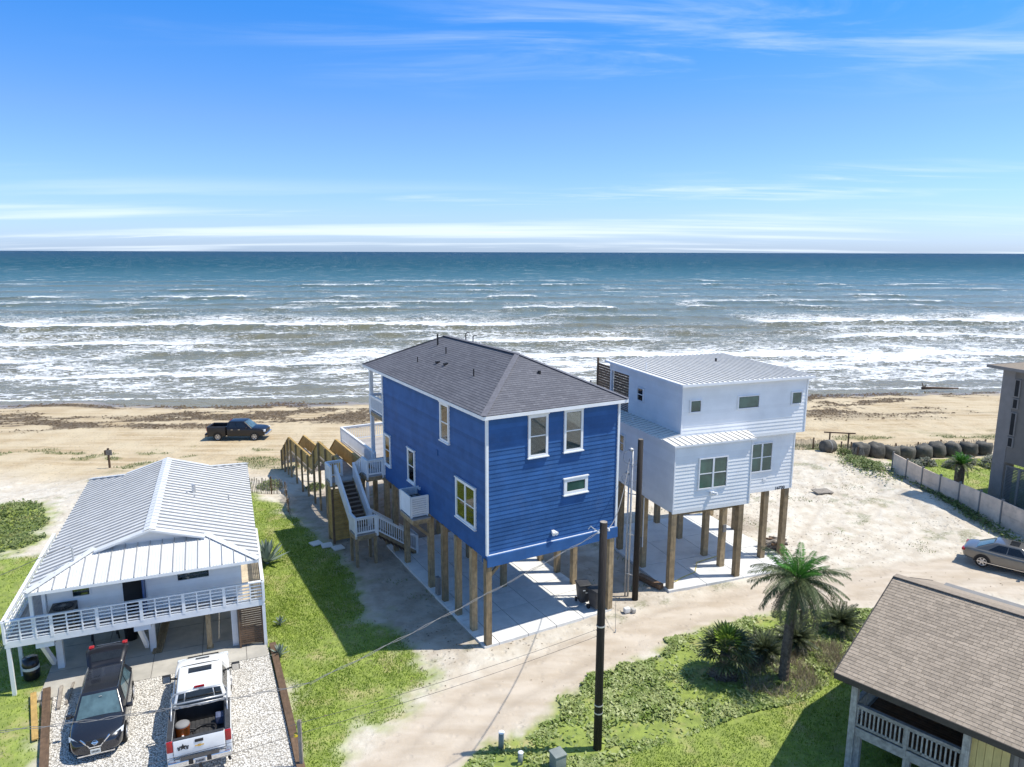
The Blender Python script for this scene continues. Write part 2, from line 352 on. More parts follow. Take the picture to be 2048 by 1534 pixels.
c = mixc(t, mth(t, 'MULTIPLY', att('rut'), .45), c, (.36, .30, .235))
c = mixc(t, mth(t, 'MULTIPLY', att('wet'), .85), c, (.26, .215, .16))
c = mixc(t, mth(t, 'MULTIPLY', att('wrack'), maprange(t, nf, .30, .48)), c, (.115, .088, .06))
soil = mixc(t, maprange(t, noise(t, pos, 2.6, 5, .6), .35, .65), (.25, .325, .045), (.165, .225, .03))
soil = mixc(t, maprange(t, noise(t, pos, .7, 4, .6), .50, .72), soil, (.37, .34, .14))
c = mixc(t, mth(t, 'MULTIPLY', att('grass'), .93), c, soil)
c = mixc(t, mth(t, 'MULTIPLY', att('weed'), maprange(t, nf, .36, .55)), c, (.135, .15, .055))
t.links.new(c, b.inputs['Base Color'])
t.links.new(maprange(t, att('wet'), 0, 1, .9, .28), b.inputs['Roughness']); b.inputs['Specular IOR Level'].default_value = .35
bn = N(t, 'ShaderNodeBump'); bn.inputs['Strength'].default_value = .9; bn.inputs['Distance'].default_value = .07
vf = N(t, 'ShaderNodeTexVoronoi'); vf.inputs['Scale'].default_value = 2.3; t.links.new(pos, vf.inputs['Vector'])
pit = mth(t, 'MULTIPLY', maprange(t, vf.outputs['Distance'], .10, .34), .55)
hh = mth(t, 'ADD', mth(t, 'ADD', mth(t, 'ADD', pit, mth(t, 'MULTIPLY', att('rut'), -.5)), noise(t, pos, 3.2, 8, .68)), mth(t, 'MULTIPLY', mth(t, 'MULTIPLY', trk, att('tan')), 1.2))
t.links.new(mth(t, 'MULTIPLY', hh, mth(t, 'SUBTRACT', 1.0, mth(t, 'MULTIPLY', att('road'), .55))), bn.inputs['Height']); t.links.new(bn.outputs[0], b.inputs['Normal'])
me = fastmesh('ground', np.stack([x, y, z], 1), F, m, True, dict(grass=grass, tan=tan, wrack=wrack, wet=wet, road=road, weed=weed, rut=rut, dirt=dirt))
g = link('ground', me); g['kind'] = 'structure'
g['label'] = 'pale sand ground with dirt lane, lawns and tan beach'

# ------------------------------------------------------------------ sea
SEA = -1.29
xs = axis((-40000, -4000, 9000), (-4000, -600, 425), (-600, -170, 10), (-170, 190, .5), (190, 620, 10), (620, 4000, 422.5), (4000, 40000, 9000))
yy = [76.0]; st = .34
while yy[-1] < 460: yy.append(yy[-1] + st); st *= 1.0105
while yy[-1] < 60000: yy.append(yy[-1] * 1.12)
ys = np.array(yy); X, Y = np.meshgrid(xs, ys); x = X.ravel(); y = Y.ravel(); s = shore(x, y)
near = (np.abs(x) < 640) & (s < 480)
zz = np.zeros(len(x)); foam = np.zeros(len(x)); crest = np.zeros(len(x))
n40 = fbm(x / 45, y / 60, 3, 61) - .5
crests = [(93.0, .08, 1.2, .6), (96.5, .14, 3.5, .75), (101, .16, 4, .7), (106, .22, 5.5, .85), (113, .32, 6.5, .9), (121, .42, 9, 1.1), (133, .5, 7, .6), (146, .6, 11, .95), (162, .7, 8, .6), (178, .95, 14, 1.25), (203, .7, 9, .5), (232, .9, 12, .9), (258, .7, 9, .75), (292, .9, 12, .9), (345, .8, 12, .7), (400, .9, 12, .8), (455, .6, 10, .6)]
for i, (sk, h, wf, am) in enumerate(crests):
    p = sk + n40 * (5 + .05 * sk) + (fbm(x / 16, y * 0 + i * 3.3, 4, 70 + i) - .5) * (5 + .045 * sk) + (fbm(x / 3.2, y / 3.2, 3, 170 + i) - .5) * (2.0 + .008 * sk)
    d = s - p; ax = fbm(x / ((16 + .22 * sk) if am > .92 else (5 + .06 * sk)) + i * 7.7, y / (40 + .2 * sk), 3, 90 + i)
    A = sstep(.44, .60, ax) if am < .8 else sstep(.54, .66, ax) if sk > 195 else sstep(.30, .50, ax)
    wdt = 1.2 + .011 * sk
    zz += h * np.where(d > 0, np.exp(-(d / (2.6 * wdt)) ** 2), np.exp(-(d / wdt) ** 2)) * (.45 + .55 * A)
    fo = sstep(-.5, .1, d) * np.exp(-np.maximum(d, 0) / (wf * (.7 + 1.6 * fbm(x / 7, y / 9, 3, 210 + i)))) * A * am
    foam = np.maximum(foam, fo)
    crest = np.maximum(crest, np.exp(-((d + .9 * wdt) / (1.0 * wdt)) ** 2) * (1 - A * .4) * min(1, h * 1.3))
wash = sstep(215, 105, s) * (.14 + 1.3 * (fbm(x / 13, s / 4.5, 4, 131) - .32)) * sstep(89, 93, s)
foam = np.maximum(foam, wash)
foam = np.maximum(foam, .75 * np.exp(-((s - 91.6 - 3 * n40) / .5) ** 2))
zz += (fbm(x / 2.4, y / 1.5, 3, 141) - .5) * (.10 + .22 * sstep(95, 160, s)) + (fbm(x / 9, y / 5, 2, 151) - .5) * .25 * sstep(100, 170, s)
zz *= sstep(90, 97, s) * .9 + .1
zz[~near] = 0; foam[~near] = 0; crest[~near] = 0
F = (np.arange(len(ys) - 1)[:, None] * len(xs) + np.arange(len(xs) - 1)[None, :]).ravel()
F = np.stack([F, F + 1, F + 1 + len(xs), F + len(xs)], 1)
m = bpy.data.materials.new('sea_water'); m.use_nodes = True; t = m.node_tree; b = t.nodes['Principled BSDF']
pos = N(t, 'ShaderNodeNewGeometry').outputs['Position']
att = lambda n: N(t, 'ShaderNodeAttribute', attribute_name=n).outputs['Fac']
dist = mth(t, 'LOGARITHM', mth(t, 'MAXIMUM', att('dist'), 80.0), 10.0)
nb = noise(t, mapping(t, pos, (.012, .03, 1)), 1.0, 4, .6)
dw = mth(t, 'ADD', dist, mth(t, 'MULTIPLY', mth(t, 'SUBTRACT', nb, .5), .22))
deep = ramp(t, maprange(t, dw, 1.9, 3.7, 0, 1, False), [(0, (.22, .195, .13)), (.16, (.175, .175, .115)), (.30, (.105, .15, .125)), (.44, (.028, .098, .10)), (.60, (.005, .062, .082)), (1, (.005, .040, .075))])
deep = mixc(t, mth(t, 'MULTIPLY', att('crest'), .55), deep, (.19, .165, .085))
fn = noise(t, mapping(t, pos, (.55, 1.25, 1)), 1.15, 9, .68, 1.4)
fn2 = noise(t, mapping(t, pos, (.25, .5, 1)), 1.0, 6, .6, .6)
fm = mth(t, 'ADD', att('foam'), mth(t, 'MULTIPLY', mth(t, 'SUBTRACT', fn, .5), 1.9))
fm = mth(t, 'ADD', fm, mth(t, 'MULTIPLY', mth(t, 'SUBTRACT', fn2, .5), .8))
core = maprange(t, fm, .50, .68)
vl = N(t, 'ShaderNodeTexVoronoi', feature='DISTANCE_TO_EDGE'); vl.inputs['Scale'].default_value = 1.0
wv = N(t, 'ShaderNodeTexNoise'); wv.inputs['Scale'].default_value = .9; wv.inputs['Detail'].default_value = 4; t.links.new(pos, wv.inputs['Vector'])
va = t.nodes.new('ShaderNodeVectorMath'); va.operation = 'MULTIPLY_ADD'; t.links.new(wv.outputs['Color'], va.inputs[0]); va.inputs[1].default_value = (1.6, 1.6, 0); t.links.new(mapping(t, pos, (.42, .8, 1)), va.inputs[2]); t.links.new(va.outputs[0], vl.inputs['Vector'])
lace = mth(t, 'MULTIPLY', maprange(t, vl.outputs['Distance'], .13, .03), maprange(t, fm, .16, .42))
foamm = mth(t, 'MULTIPLY', mth(t, 'MAXIMUM', core, mth(t, 'MULTIPLY', lace, .9)), maprange(t, att('foam'), .02, .18))
# whitecaps far out
wc = noise(t, mapping(t, pos, (.05, .16, 1)), 1.0, 9, .78)
wcs = mth(t, 'MULTIPLY', maprange(t, wc, .592, .622), maprange(t, dist, 2.15, 2.45))
foamm = mth(t, 'MAXIMUM', foamm, mth(t, 'MULTIPLY', wcs, .8))
t.links.new(mixc(t, foamm, deep, (.80, .82, .83)), b.inputs['Base Color'])
t.links.new(mth(t, 'MAXIMUM', maprange(t, foamm, 0, 1, .16, .8), maprange(t, dist, 2.2, 3.2, .1, .42)), b.inputs['Roughness']); b.inputs['IOR'].default_value = 1.33
t.links.new(mth(t, 'MULTIPLY', maprange(t, dist, 2.0, 3.0, .26, .06), mth(t, 'SUBTRACT', 1.0, mth(t, 'MULTIPLY', foamm, .8))), b.inputs['Specular IOR Level'])
bn = N(t, 'ShaderNodeBump'); bn.inputs['Strength'].default_value = 1.0; bn.inputs['Distance'].default_value = .35
h1 = noise(t, mapping(t, pos, (.5, 1.0, 1)), 1.0, 7, .66, .5); h2 = noise(t, mapping(t, pos, (.09, .2, 1)), 1.0, 6, .65)
t.links.new(mth(t, 'ADD', mth(t, 'ADD', h1, mth(t, 'MULTIPLY', h2, 5.0)), mth(t, 'MULTIPLY', foamm, .35)), bn.inputs['Height']); t.links.new(bn.outputs[0], b.inputs['Normal'])
me = fastmesh('sea', np.stack([x, y, SEA + zz], 1), F, m, True, dict(foam=foam, crest=crest, dist=s))
o = link('sea', me); o['kind'] = 'structure'; o['label'] = 'blue green sea with rows of white breakers'
# ------------------------------------------------------------------ building helpers
_wedge = {}
def wedge(mat):
    if mat.name not in _wedge:
        v = [(-.5, 0, 0), (.5, 0, 0), (-.5, -1, 0), (.5, -1, 0), (-.5, 0, 1), (.5, 0, 1), (-.5, -.15, 1), (.5, -.15, 1)]
        f = [(0, 1, 3, 2), (4, 6, 7, 5), (2, 3, 7, 6), (0, 4, 5, 1), (0, 2, 6, 4), (1, 5, 7, 3)]
        _wedge[mat.name] = MB().add(v, f).mesh('lap_board_' + mat.name, mat)
    return _wedge[mat.name]
class Wall:
    """a wall face in house-local coordinates; a runs along the face, d outwards; kind f(ront) b(ack) l(eft) r(ight)"""
    def __init__(s, kind, pos): s.k = kind; s.p = pos
    def P(s, a, d, z):
        return {'f': (a, s.p - d, z), 'b': (a, s.p + d, z), 'l': (s.p - d, a, z), 'r': (s.p + d, a, z)}[s.k]
    def D(s, la, ld, lz): return (la, ld, lz) if s.k in 'fb' else (ld, la, lz)
    def rot(s): return (0, 0, {'f': 0, 'b': math.pi, 'l': -math.pi / 2, 'r': math.pi / 2}[s.k])
def siding(wallobj, w, a0, a1, z0, z1, ex, m, th=.016):
    n = max(1, int(round((z1 - z0) / ex))); ex = (z1 - z0) / n
    for i in range(n):
        link('siding_board', wedge(m), wallobj, w.P((a0 + a1) / 2, .002, z0 + i * ex), w.rot(), (a1 - a0, th, ex * 1.0))
def boxpart(name, parent, m, lo, hi):
    return bx(name, parent, m, [(l + h) / 2 for l, h in zip(lo, hi)], [h - l for l, h in zip(lo, hi)])
def solid(name, parent, m, lo, hi):
    """box as a real mesh (scale one) so that it can carry children"""
    return MB().box([(l + h) / 2 for l, h in zip(lo, hi)], [h - l for l, h in zip(lo, hi)]).build(name, m, parent)
def window(parent, w, a0, a1, z0, z1, tw=.11, cols=1, hung=True, fill='dark', sill=True, glass=None, trim=None):
    trim = trim or M_WHITE; glass = glass or M_GLASS
    mb = MB(); am, zm = (a0 + a1) / 2, (z0 + z1) / 2; dp = .075
    for (ca, cz, la, lz) in ((am, z1 - tw / 2, a1 - a0, tw), (am, z0 + tw / 2, a1 - a0, tw), (a0 + tw / 2, zm, tw, z1 - z0 - 2 * tw), (a1 - tw / 2, zm, tw, z1 - z0 - 2 * tw)):
        mb.box(w.P(ca, dp / 2 + .012, cz), w.D(la, dp, lz))
    o = mb.build('window', trim, parent)
    if sill:
        boxpart_c('sill', o, trim, w, am, .07, z0 - .015, a1 - a0 + .08, .13, .05)
        boxpart_c('head_trim', o, trim, w, am, .065, z1 + .015, a1 - a0 + .08, .11, .05)
    boxpart_c('backing', o, M_DARK, w, am, .024, zm, a1 - a0 - 2 * tw + .01, .006, z1 - z0 - 2 * tw + .01)
    gw = (a1 - a0 - 2 * tw) / cols; zs = [(z0 + tw, zm), (zm, z1 - tw)] if hung else [(z0 + tw, z1 - tw)]
    for c in range(cols):
        ca = a0 + tw + gw * (c + .5)
        for k, (za, zb) in enumerate(zs):
            boxpart_c('pane', o, glass, w, ca, .056, (za + zb) / 2, gw - .06, .006, zb - za - .05)
        if hung: boxpart_c('sash_rail', o, trim, w, ca, .06, zm, gw - .01, .03, .045)
        if fill == 'shade': boxpart_c('shade', o, M_SHADE, w, ca, .034, zm + (z1 - zm - tw) / 2, gw - .04, .008, z1 - zm - tw)
        if fill == 'blind':
            nsl = int((z1 - z0 - 2 * tw) / .055)
            for i in range(nsl): boxpart_c('blind_slat', o, M_BLIND, w, ca, .036, z0 + tw + .03 + i * .055, gw - .06, .012, .034)
    for c in range(1, cols): boxpart_c('mullion', o, trim, w, a0 + tw + gw * c, .055, zm, .10, .06, z1 - z0 - 2 * tw)
    return o
def boxpart_c(name, parent, m, w, a, d, z, la, ld, lz): return bx(name, parent, m, w.P(a, d, z), w.D(la, ld, lz))
def clip2(poly, n, c):
    """keep points with p.n <= c"""
    out = []
    for i in range(len(poly)):
        a, b = poly[i], poly[(i + 1) % len(poly)]; da = a[0] * n[0] + a[1] * n[1] - c; db = b[0] * n[0] + b[1] * n[1] - c
        if da <= 0: out.append(a)
        if (da < 0 < db) or (db < 0 < da):
            k = da / (da - db); out.append((a[0] + (b[0] - a[0]) * k, a[1] + (b[1] - a[1]) * k))
    return out
def strips(parent, poly, along, width, m, name, rib=0.0, minor=0, step=0.0, th=.03, uv=False, lift=.0, seam=None):
    """cut a planar roof polygon into strips running in direction `along`; one object per strip"""
    P = [Vector(p) for p in poly]; n = Vector((0, 0, 0))
    for i in range(1, len(P) - 1): n += (P[i] - P[0]).cross(P[i + 1] - P[0])
    n.normalize()
    if n.z < 0: n = -n
    e1 = Vector(along); e1 = (e1 - n * e1.dot(n)).normalized(); e2 = n.cross(e1)
    q = [((p - P[0]).dot(e1), (p - P[0]).dot(e2)) for p in P]
    lo = min(t[1] for t in q); hi = max(t[1] for t in q); k = max(1, int(round((hi - lo) / width))); wd = (hi - lo) / k
    to3 = lambda a, b, h=0: P[0] + e1 * a + e2 * b + n * (h + lift)
    for i in range(k):
        b0, b1 = lo + i * wd, lo + (i + 1) * wd
        c = clip2(clip2(q, (0, 1), b1), (0, -1), -b0)
        if len(c) < 3: continue
        mb = MB(); kk = len(c)
        if step:      # lapped course: low edge proud (e2 points up or down slope)
            up = e2.z > 0
            hh = [step * ((b1 - b) / wd if up else (b - b0) / wd) for a, b in c]
        else: hh = [0] * kk
        top = [to3(a, b, h) for (a, b), h in zip(c, hh)]; bot = [to3(a, b, -th) for a, b in c]
        mb.add(top + bot, [tuple(range(kk)), tuple(range(2 * kk - 1, kk - 1, -1))] + [(j, j + kk, (j + 1) % kk + kk, (j + 1) % kk) for j in range(kk)])
        if uv:
            loops = list(range(kk)) + list(range(kk - 1, -1, -1))
            mb.uv = [(c[j][0], c[j][1]) for j in loops]
            for j in range(kk): mb.uv += [c[j], c[j], c[(j + 1) % kk], c[(j + 1) % kk]]
        if rib:
            for off, rh, rw in [(.02, rib, .035)] + [(wd * (r + 1) / (minor + 1), rib * .3, .03) for r in range(minor)]:
                cr = clip2(clip2(q, (0, 1), b0 + off + rw), (0, -1), -(b0 + off))
                if len(cr) >= 3: (MB() if seam and off == .02 else mb).slab([to3(a, b, rh) for a, b in cr], n, rh + .004).v and None
                if len(cr) >= 3 and seam and off == .02: MB().slab([to3(a, b, rh) for a, b in cr], n, rh + .004).build('seam', seam, parent)
        mb.build(name, m, parent)
def railing(parent, p, q, h=.95, m=None, post=.10, n=None, base=True, solidp=False, posts=(True, True), name='railing', gap=.13, bw=.035, capw=.14, m2=None):
    """rail from floor point p to floor point q (local); returns the rail part carrying balusters"""
    m = m or M_WHITE; m2 = m2 or m
    p, q = Vector(p), Vector(q); t = q - p; L = Vector((t.x, t.y, 0)).length; up = Vector((0, 0, 1))
    rz = math.atan2(t.y, t.x)
    mb = MB(); dn = t.normalized()
    hv = Vector((-math.sin(rz), math.cos(rz), 0))
    def beam(a, b, w, hh):
        mb.add([a + hv * w / 2 - up * hh / 2, a - hv * w / 2 - up * hh / 2, a - hv * w / 2 + up * hh / 2, a + hv * w / 2 + up * hh / 2,
                b + hv * w / 2 - up * hh / 2, b - hv * w / 2 - up * hh / 2, b - hv * w / 2 + up * hh / 2, b + hv * w / 2 + up * hh / 2],
               [(0, 1, 2, 3), (7, 6, 5, 4), (0, 4, 5, 1), (1, 5, 6, 2), (2, 6, 7, 3), (3, 7, 4, 0)])
    beam(p + up * h, q + up * h, capw, .045); beam(p + up * (h - .09), q + up * (h - .09), .045, .09); beam(p + up * .12, q + up * .12, .045, .09)
    o = mb.build(name, m, parent)
    for f, pt in zip(posts, (p, q)):
        if f: bx('post', o, m, (pt.x, pt.y, pt.z + h / 2 - .1), (post, post, h + .2), (0, 0, rz))
    n = n or max(2, int(L / gap)); w = L / n
    for i in range(n):
        c = p + t * ((i + .5) / n)
        if solidp: bx('board', o, m2, (c.x, c.y, c.z + .08 + (h - .18) / 2), (w * .94, .025, h - .2), (0, 0, rz))
        else: bx('baluster', o, m2, (c.x, c.y, c.z + .12 + (h - .24) / 2), (bw, bw, h - .2), (0, 0, rz))
    return o
def planks(parent, m, x0, x1, y0, y1, z, th=.04, w=.14, along='x', name='deck_board'):
    if along == 'x':
        n = max(1, round((y1 - y0) / w)); w = (y1 - y0) / n
        for i in range(n): bx(name, parent, m, ((x0 + x1) / 2, y0 + (i + .5) * w, z - th / 2), (x1 - x0, w - .008, th))
    else:
        n = max(1, round((x1 - x0) / w)); w = (x1 - x0) / n
        for i in range(n): bx(name, parent, m, (x0 + (i + .5) * w, (y0 + y1) / 2, z - th / 2), (w - .008, y1 - y0, th))
def slabs(name, label, origin, rz, cells, m, z=.06, th=.2, gap=.017):
    """concrete pavement split into cast slabs"""
    st = MB(); x0 = min(c[0] for c in cells) + .05; x1 = max(c[1] for c in cells) - .05; y0 = min(c[2] for c in cells) + .05; y1 = max(c[3] for c in cells) - .05
    st.box(((x0 + x1) / 2, (y0 + y1) / 2, -.13), (x1 - x0, y1 - y0, .34))
    o = st.build(name, MATS['joint'], None, loc=origin, rot=(0, 0, rz)); o['kind'] = 'structure'; o['label'] = label
    for a, b_, c, d in cells:
        bx('slab', o, m, ((a + b_) / 2, (c + d) / 2, z - th / 2), (b_ - a - gap * 2, d - c - gap * 2, th))
    return o
def grid_cells(xs, ys): return [(xs[i], xs[i + 1], ys[j], ys[j + 1]) for i in range(len(xs) - 1) for j in range(len(ys) - 1)]
mat('joint', (.20, .19, .175), .9, .2, 3)

def shinglemat(name, c1, c2, c3, uvscale, mortar):
    m = bpy.data.materials.new(name); m.use_nodes = True; t = m.node_tree; b = t.nodes['Principled BSDF']
    uvn = N(t, 'ShaderNodeTexCoord').outputs['UV']
    br = N(t, 'ShaderNodeTexBrick'); t.links.new(mapping(t, uvn, uvscale), br.inputs['Vector'])
    br.inputs['Color1'].default_value = c1 + (1,); br.inputs['Color2'].default_value = c2 + (1,); br.inputs['Mortar'].default_value = c3 + (1,)
    br.inputs['Scale'].default_value = 1.0; br.inputs['Mortar Size'].default_value = mortar; br.inputs['Brick Width'].default_value = .34; br.inputs['Row Height'].default_value = .15; br.inputs['Bias'].default_value = 0
    br.inputs['Mortar Smooth'].default_value = .3
    pos = N(t, 'ShaderNodeNewGeometry').outputs['Position']
    c = mixc(t, maprange(t, noise(t, pos, 7, 5, .7), .35, .7), br.outputs[0], c2)
    c = mixc(t, mth(t, 'MULTIPLY', maprange(t, noise(t, pos, .5, 3, .5), .4, .7), .25), c, c1)
    t.links.new(c, b.inputs['Base Color']); b.inputs['Roughness'].default_value = .9; b.inputs['Specular IOR Level'].default_value = .25
    bn = N(t, 'ShaderNodeBump'); bn.inputs['Strength'].default_value = .4; bn.inputs['Distance'].default_value = .01
    t.links.new(noise(t, pos, 60, 3, .6), bn.inputs['Height']); t.links.new(bn.outputs[0], b.inputs['Normal'])
    MATS[name] = m; return m
M_SHING = shinglemat('charcoal_shingle', (.172, .174, .196), (.112, .114, .132), (.062, .063, .075), (1, 1, 1), .008)

# ================================================================== blue house
BA = R(29.5); BO = (-1.04, 28.55, 0)
blue = thing('beach_house', 'tall royal blue beach house on wooden pilings with charcoal shingle roof', 'house', BO, BA)
BW, BL = 6.85, 12.85
wall = solid('wall', blue, M_BLUE, (.02, .02, 4.0), (BW - .02, BL - .02, 10.30)); wall['label'] = 'royal blue lap siding walls'
wf, wl, wr_, wb = Wall('f', .02), Wall('l', .02), Wall('r', BW - .02), Wall('b', BL - .02)
siding(wall, wf, .03, BW - .03, 4.22, 10.30, .19, M_BLUE, .024)
siding(wall, wl, .03, BL - .03, 4.0, 10.30, .19, M_BLUE, .026)
siding(wall, wr_, .03, BL - .03, 4.0, 10.30, .19, M_BLUE, .012)
siding(wall, wb, .03, BW - .03, 4.0, 10.30, .19, M_BLUE, .012)
skirt = MB().box((BW / 2, -.05, 3.965), (BW + .10, .16, .49)).build('rim_board', M_BLUE, blue); skirt['label'] = 'plain blue rim board under the front wall'
boxpart('rim_board', blue, M_BLUE, (.0, .04, 3.74), (.10, .50, 4.0))
boxpart('drip_trim', blue, M_WHITE, (-.02, -.055, 4.212), (BW + .02, .0, 4.234))
for (cx_, cy_) in ((.0, .0), (BW, 0), (0, BL), (BW, BL)): bx('corner_board', blue, M_WHITE, (cx_, cy_, 7.26), (.11, .11, 6.08))
window(blue, wf, 1.98, 2.98, 8.27, 10.14, fill='blind'); window(blue, wf, 3.82, 4.83, 8.27, 10.18, fill='blind')
window(blue, wf, 3.86, 5.15, 6.27, 7.02, tw=.15, hung=False, glass=M_GLASSG)
window(blue, wl, 3.70, 4.72, 8.26, 10.1, fill='shade'); window(blue, wl, 11.75, 12.72, 4.95, 6.78, fill='shade')
window(blue, wl, 8.08, 9.09, 5.0, 6.82, fill='shade'); window(blue, wl, 1.02, 3.05, 5.02, 6.90, cols=2, fill='shade')
boxpart_c('wall_vent', blue, M_BLUE, wl, 5.18, .03, 7.5, .16, .06, .28)
for dv in (0, .25): boxpart_c('pipe_stub', blue, M_WHITE, wl, 7.45 + dv, .06, 5.0, .08, .1, .14)
# flood lamp on the front
fl = MB().box((3.31, -.05, 4.66), (.14, .1, .14)).build('flood_lamp', M_WHITE, blue)
for d in (-.09, .09): MB().tube([(3.31 + d * .5, -.08, 4.68), (3.31 + d, -.26, 4.62)], .06, 8, r2=.085).build('lamp_head', M_WHITE, fl)
# roof: hip over house and back porch
E0 = (-.32, -.33); E1 = (BW + .27, 15.4); ze, zr = 10.42, 12.28; um = (E0[0] + E1[0]) / 2; hw = (E1[0] - E0[0]) / 2
rn = (um, E0[1] + hw, zr); rf = (um, E1[1] - hw, zr)
cA, cB, cC, cD = (E0[0], E0[1], ze), (E1[0], E0[1], ze), (E1[0], E1[1], ze), (E0[0], E1[1], ze)
roof = MB().add([cA, cB, cC, cD, rn, rf] + [(p[0], p[1], ze - .14) for p in (cA, cB, cC, cD)],
                [(0, 1, 4), (1, 2, 5, 4), (2, 3, 5), (3, 0, 4, 5), (9, 8, 7, 6)]).build('roof', M_SHING, blue)
roof['label'] = 'charcoal grey hip roof of asphalt shingles'
for poly, al in (((cA, cB, rn), (1, 0, 0)), ((cB, cC, rf, rn), (0, 1, 0)), ((cC, cD, rf), (1, 0, 0)), ((cD, cA, rn, rf), (0, 1, 0))):
    strips(roof, poly, al, .15, M_SHING, 'shingle_course', step=.012, th=.004, uv=True, lift=.006)
for p, q in ((cA, rn), (cB, rn), (rn, rf), (cC, rf), (cD, rf)):
    bar('ridge_cap', roof, mat('ridge_shingle', (.14, .14, .16), .9, .15, 6, rnd=.1) if 'ridge_shingle' not in MATS else MATS['ridge_shingle'], Vector(p) + Vector((0, 0, .02)), Vector(q) + Vector((0, 0, .02)), .26, .02)
for p, q in ((cA, cB), (cB, cC), (cC, cD), (cD, cA)):
    v = (Vector(q) - Vector(p)).normalized() * .012
    bar('fascia', roof, M_WHITE, Vector(p) + Vector((0, 0, -.09)), Vector(q) + Vector((0, 0, -.09)), .03, .15)
boxpart('soffit', roof, M_WHITE, (E0[0] + .02, E0[1] + .02, 10.255), (E1[0] - .02, E1[1] - .02, 10.275))
def roofz(u_, v_): return ze + (zr - ze) / hw * min(u_ - E0[0], E1[0] - u_, v_ - E0[1], E1[1] - v_)
for (u_, v_, h_, r_) in ((2.6, 10.9, .62, .05), (2.2, 8.9, .36, .035), (1.1, 10.2, .30, .03), (1.4, 4.0, .36, .035), (3.7, 1.9, .14, .08)):
    z0 = roofz(u_, v_); MB().tube([(u_, v_, z0 - .05), (u_, v_, z0 + h_)], r_, 8).build('roof_vent', M_BLACK, roof)
for (u_, v_) in ((1.45, 8.3), (1.5, 7.4)): bx('roof_vent', roof, M_BLACK, (u_, v_, roofz(u_, v_) + .06), (.22, .16, .1))
for (u_, v_) in ((4.0, 10.2), (4.3, 9.9)):
    z0 = roofz(u_, v_); MB().tube([(u_, v_, z0 - .05), (u_, v_, z0 + .55), (u_ + .05, v_ - .05, z0 + .62), (u_ + .16, v_ - .16, z0 + .6)], .03, 6).build('vent_pipe', M_BLACK, roof)
MB().tube([(6.6, 1.9, roofz(6.6, 1.9) - .05), (6.6, 1.9, roofz(6.6, 1.9) + .3)], .03, 6).build('roof_vent', M_BLACK, roof)
# pilings
for v_ in (.0, 1.4, 3.0, 4.55, 6.25, 9.62, 11.4, 12.75):
    for u_ in (.03, 6.6):
        if v_ == 1.4 and u_ > 1: continue
        if v_ < 6 or v_ in (6.25, 9.62, 12.75) or u_ < 1: bx('piling', blue, M_WOOD, (u_ + .02, v_ + .06, 1.93), (.27, .27, 4.2))
for v_ in (4.55, 8.6, 12.75): bx('piling', blue, M_WOOD, (3.3, v_, 1.93), (.27, .27, 4.2))
for v_ in (.12, 4.5, 8.6, 12.6): boxpart('floor_beam', blue, M_WOOD, (.1, v_, 3.76), (BW - .1, v_ + .1, 3.98))
bar('knee_brace', blue, M_WOOD, (.2, .12, 3.2), (.85, .12, 3.85), .09, .14)
for v_, z_ in ((6.42, 2.0), (4.72, 2.0), (9.78, 1.9)): MB().tube([(-.02, v_, .1), (-.02, v_, 4.0)], .022, 6).build('conduit', MATS.get('tan_pipe') or mat('tan_pipe', (.52, .47, .38), .5, .1, 5), blue)
mt = bx('meter_box', blue, M_GREYL, (-.18, 4.95, .75), (.18, .3, .9))
# porch columns, balcony and back deck
for u_ in (.1, BW - .1):
    bx('porch_column', blue, M_WHITE, (u_, 15.2, 7.15), (.2, .2, 6.2))
bal = solid('balcony', blue, M_WOOD, (0, 12.9, 7.34), (BW, 15.45, 7.55))
planks(bal, M_DECK, 0, BW, 12.92, 15.45, 7.60, .04, .30, 'x')
railing(bal, (.05, 12.95, 7.6), (.05, 15.35, 7.6), .95, gap=.12); railing(bal, (.05, 15.38, 7.6), (BW - .05, 15.38, 7.6), .95, gap=.2)
dk = thing('deck', 'raised grey deck with white railing behind the blue house', 'deck', BO, BA)
fr = solid('frame', dk, M_WOOD, (.0, 12.95, 3.75), (BW, 21.95, 4.0))
planks(fr, M_DECK, .02, BW - .02, 12.98, 21.93, 4.05, .045, .30, 'x')
railing(dk, (.05, 14.75, 4.05), (.05, 21.9, 4.05), 1.02, gap=.125); railing(dk, (.05, 21.92, 4.05), (BW - .05, 21.92, 4.05), 1.02, gap=.14); railing(dk, (BW - .05, 21.9, 4.05), (BW - .05, 13.0, 4.05), 1.02, gap=.25)
for u_ in (.15, 3.4, 6.7):
    for v_ in (15.2, 18.5, 21.7): bx('post', dk, M_WOOD, (u_, v_, 1.7), (.24, .24, 4.2))
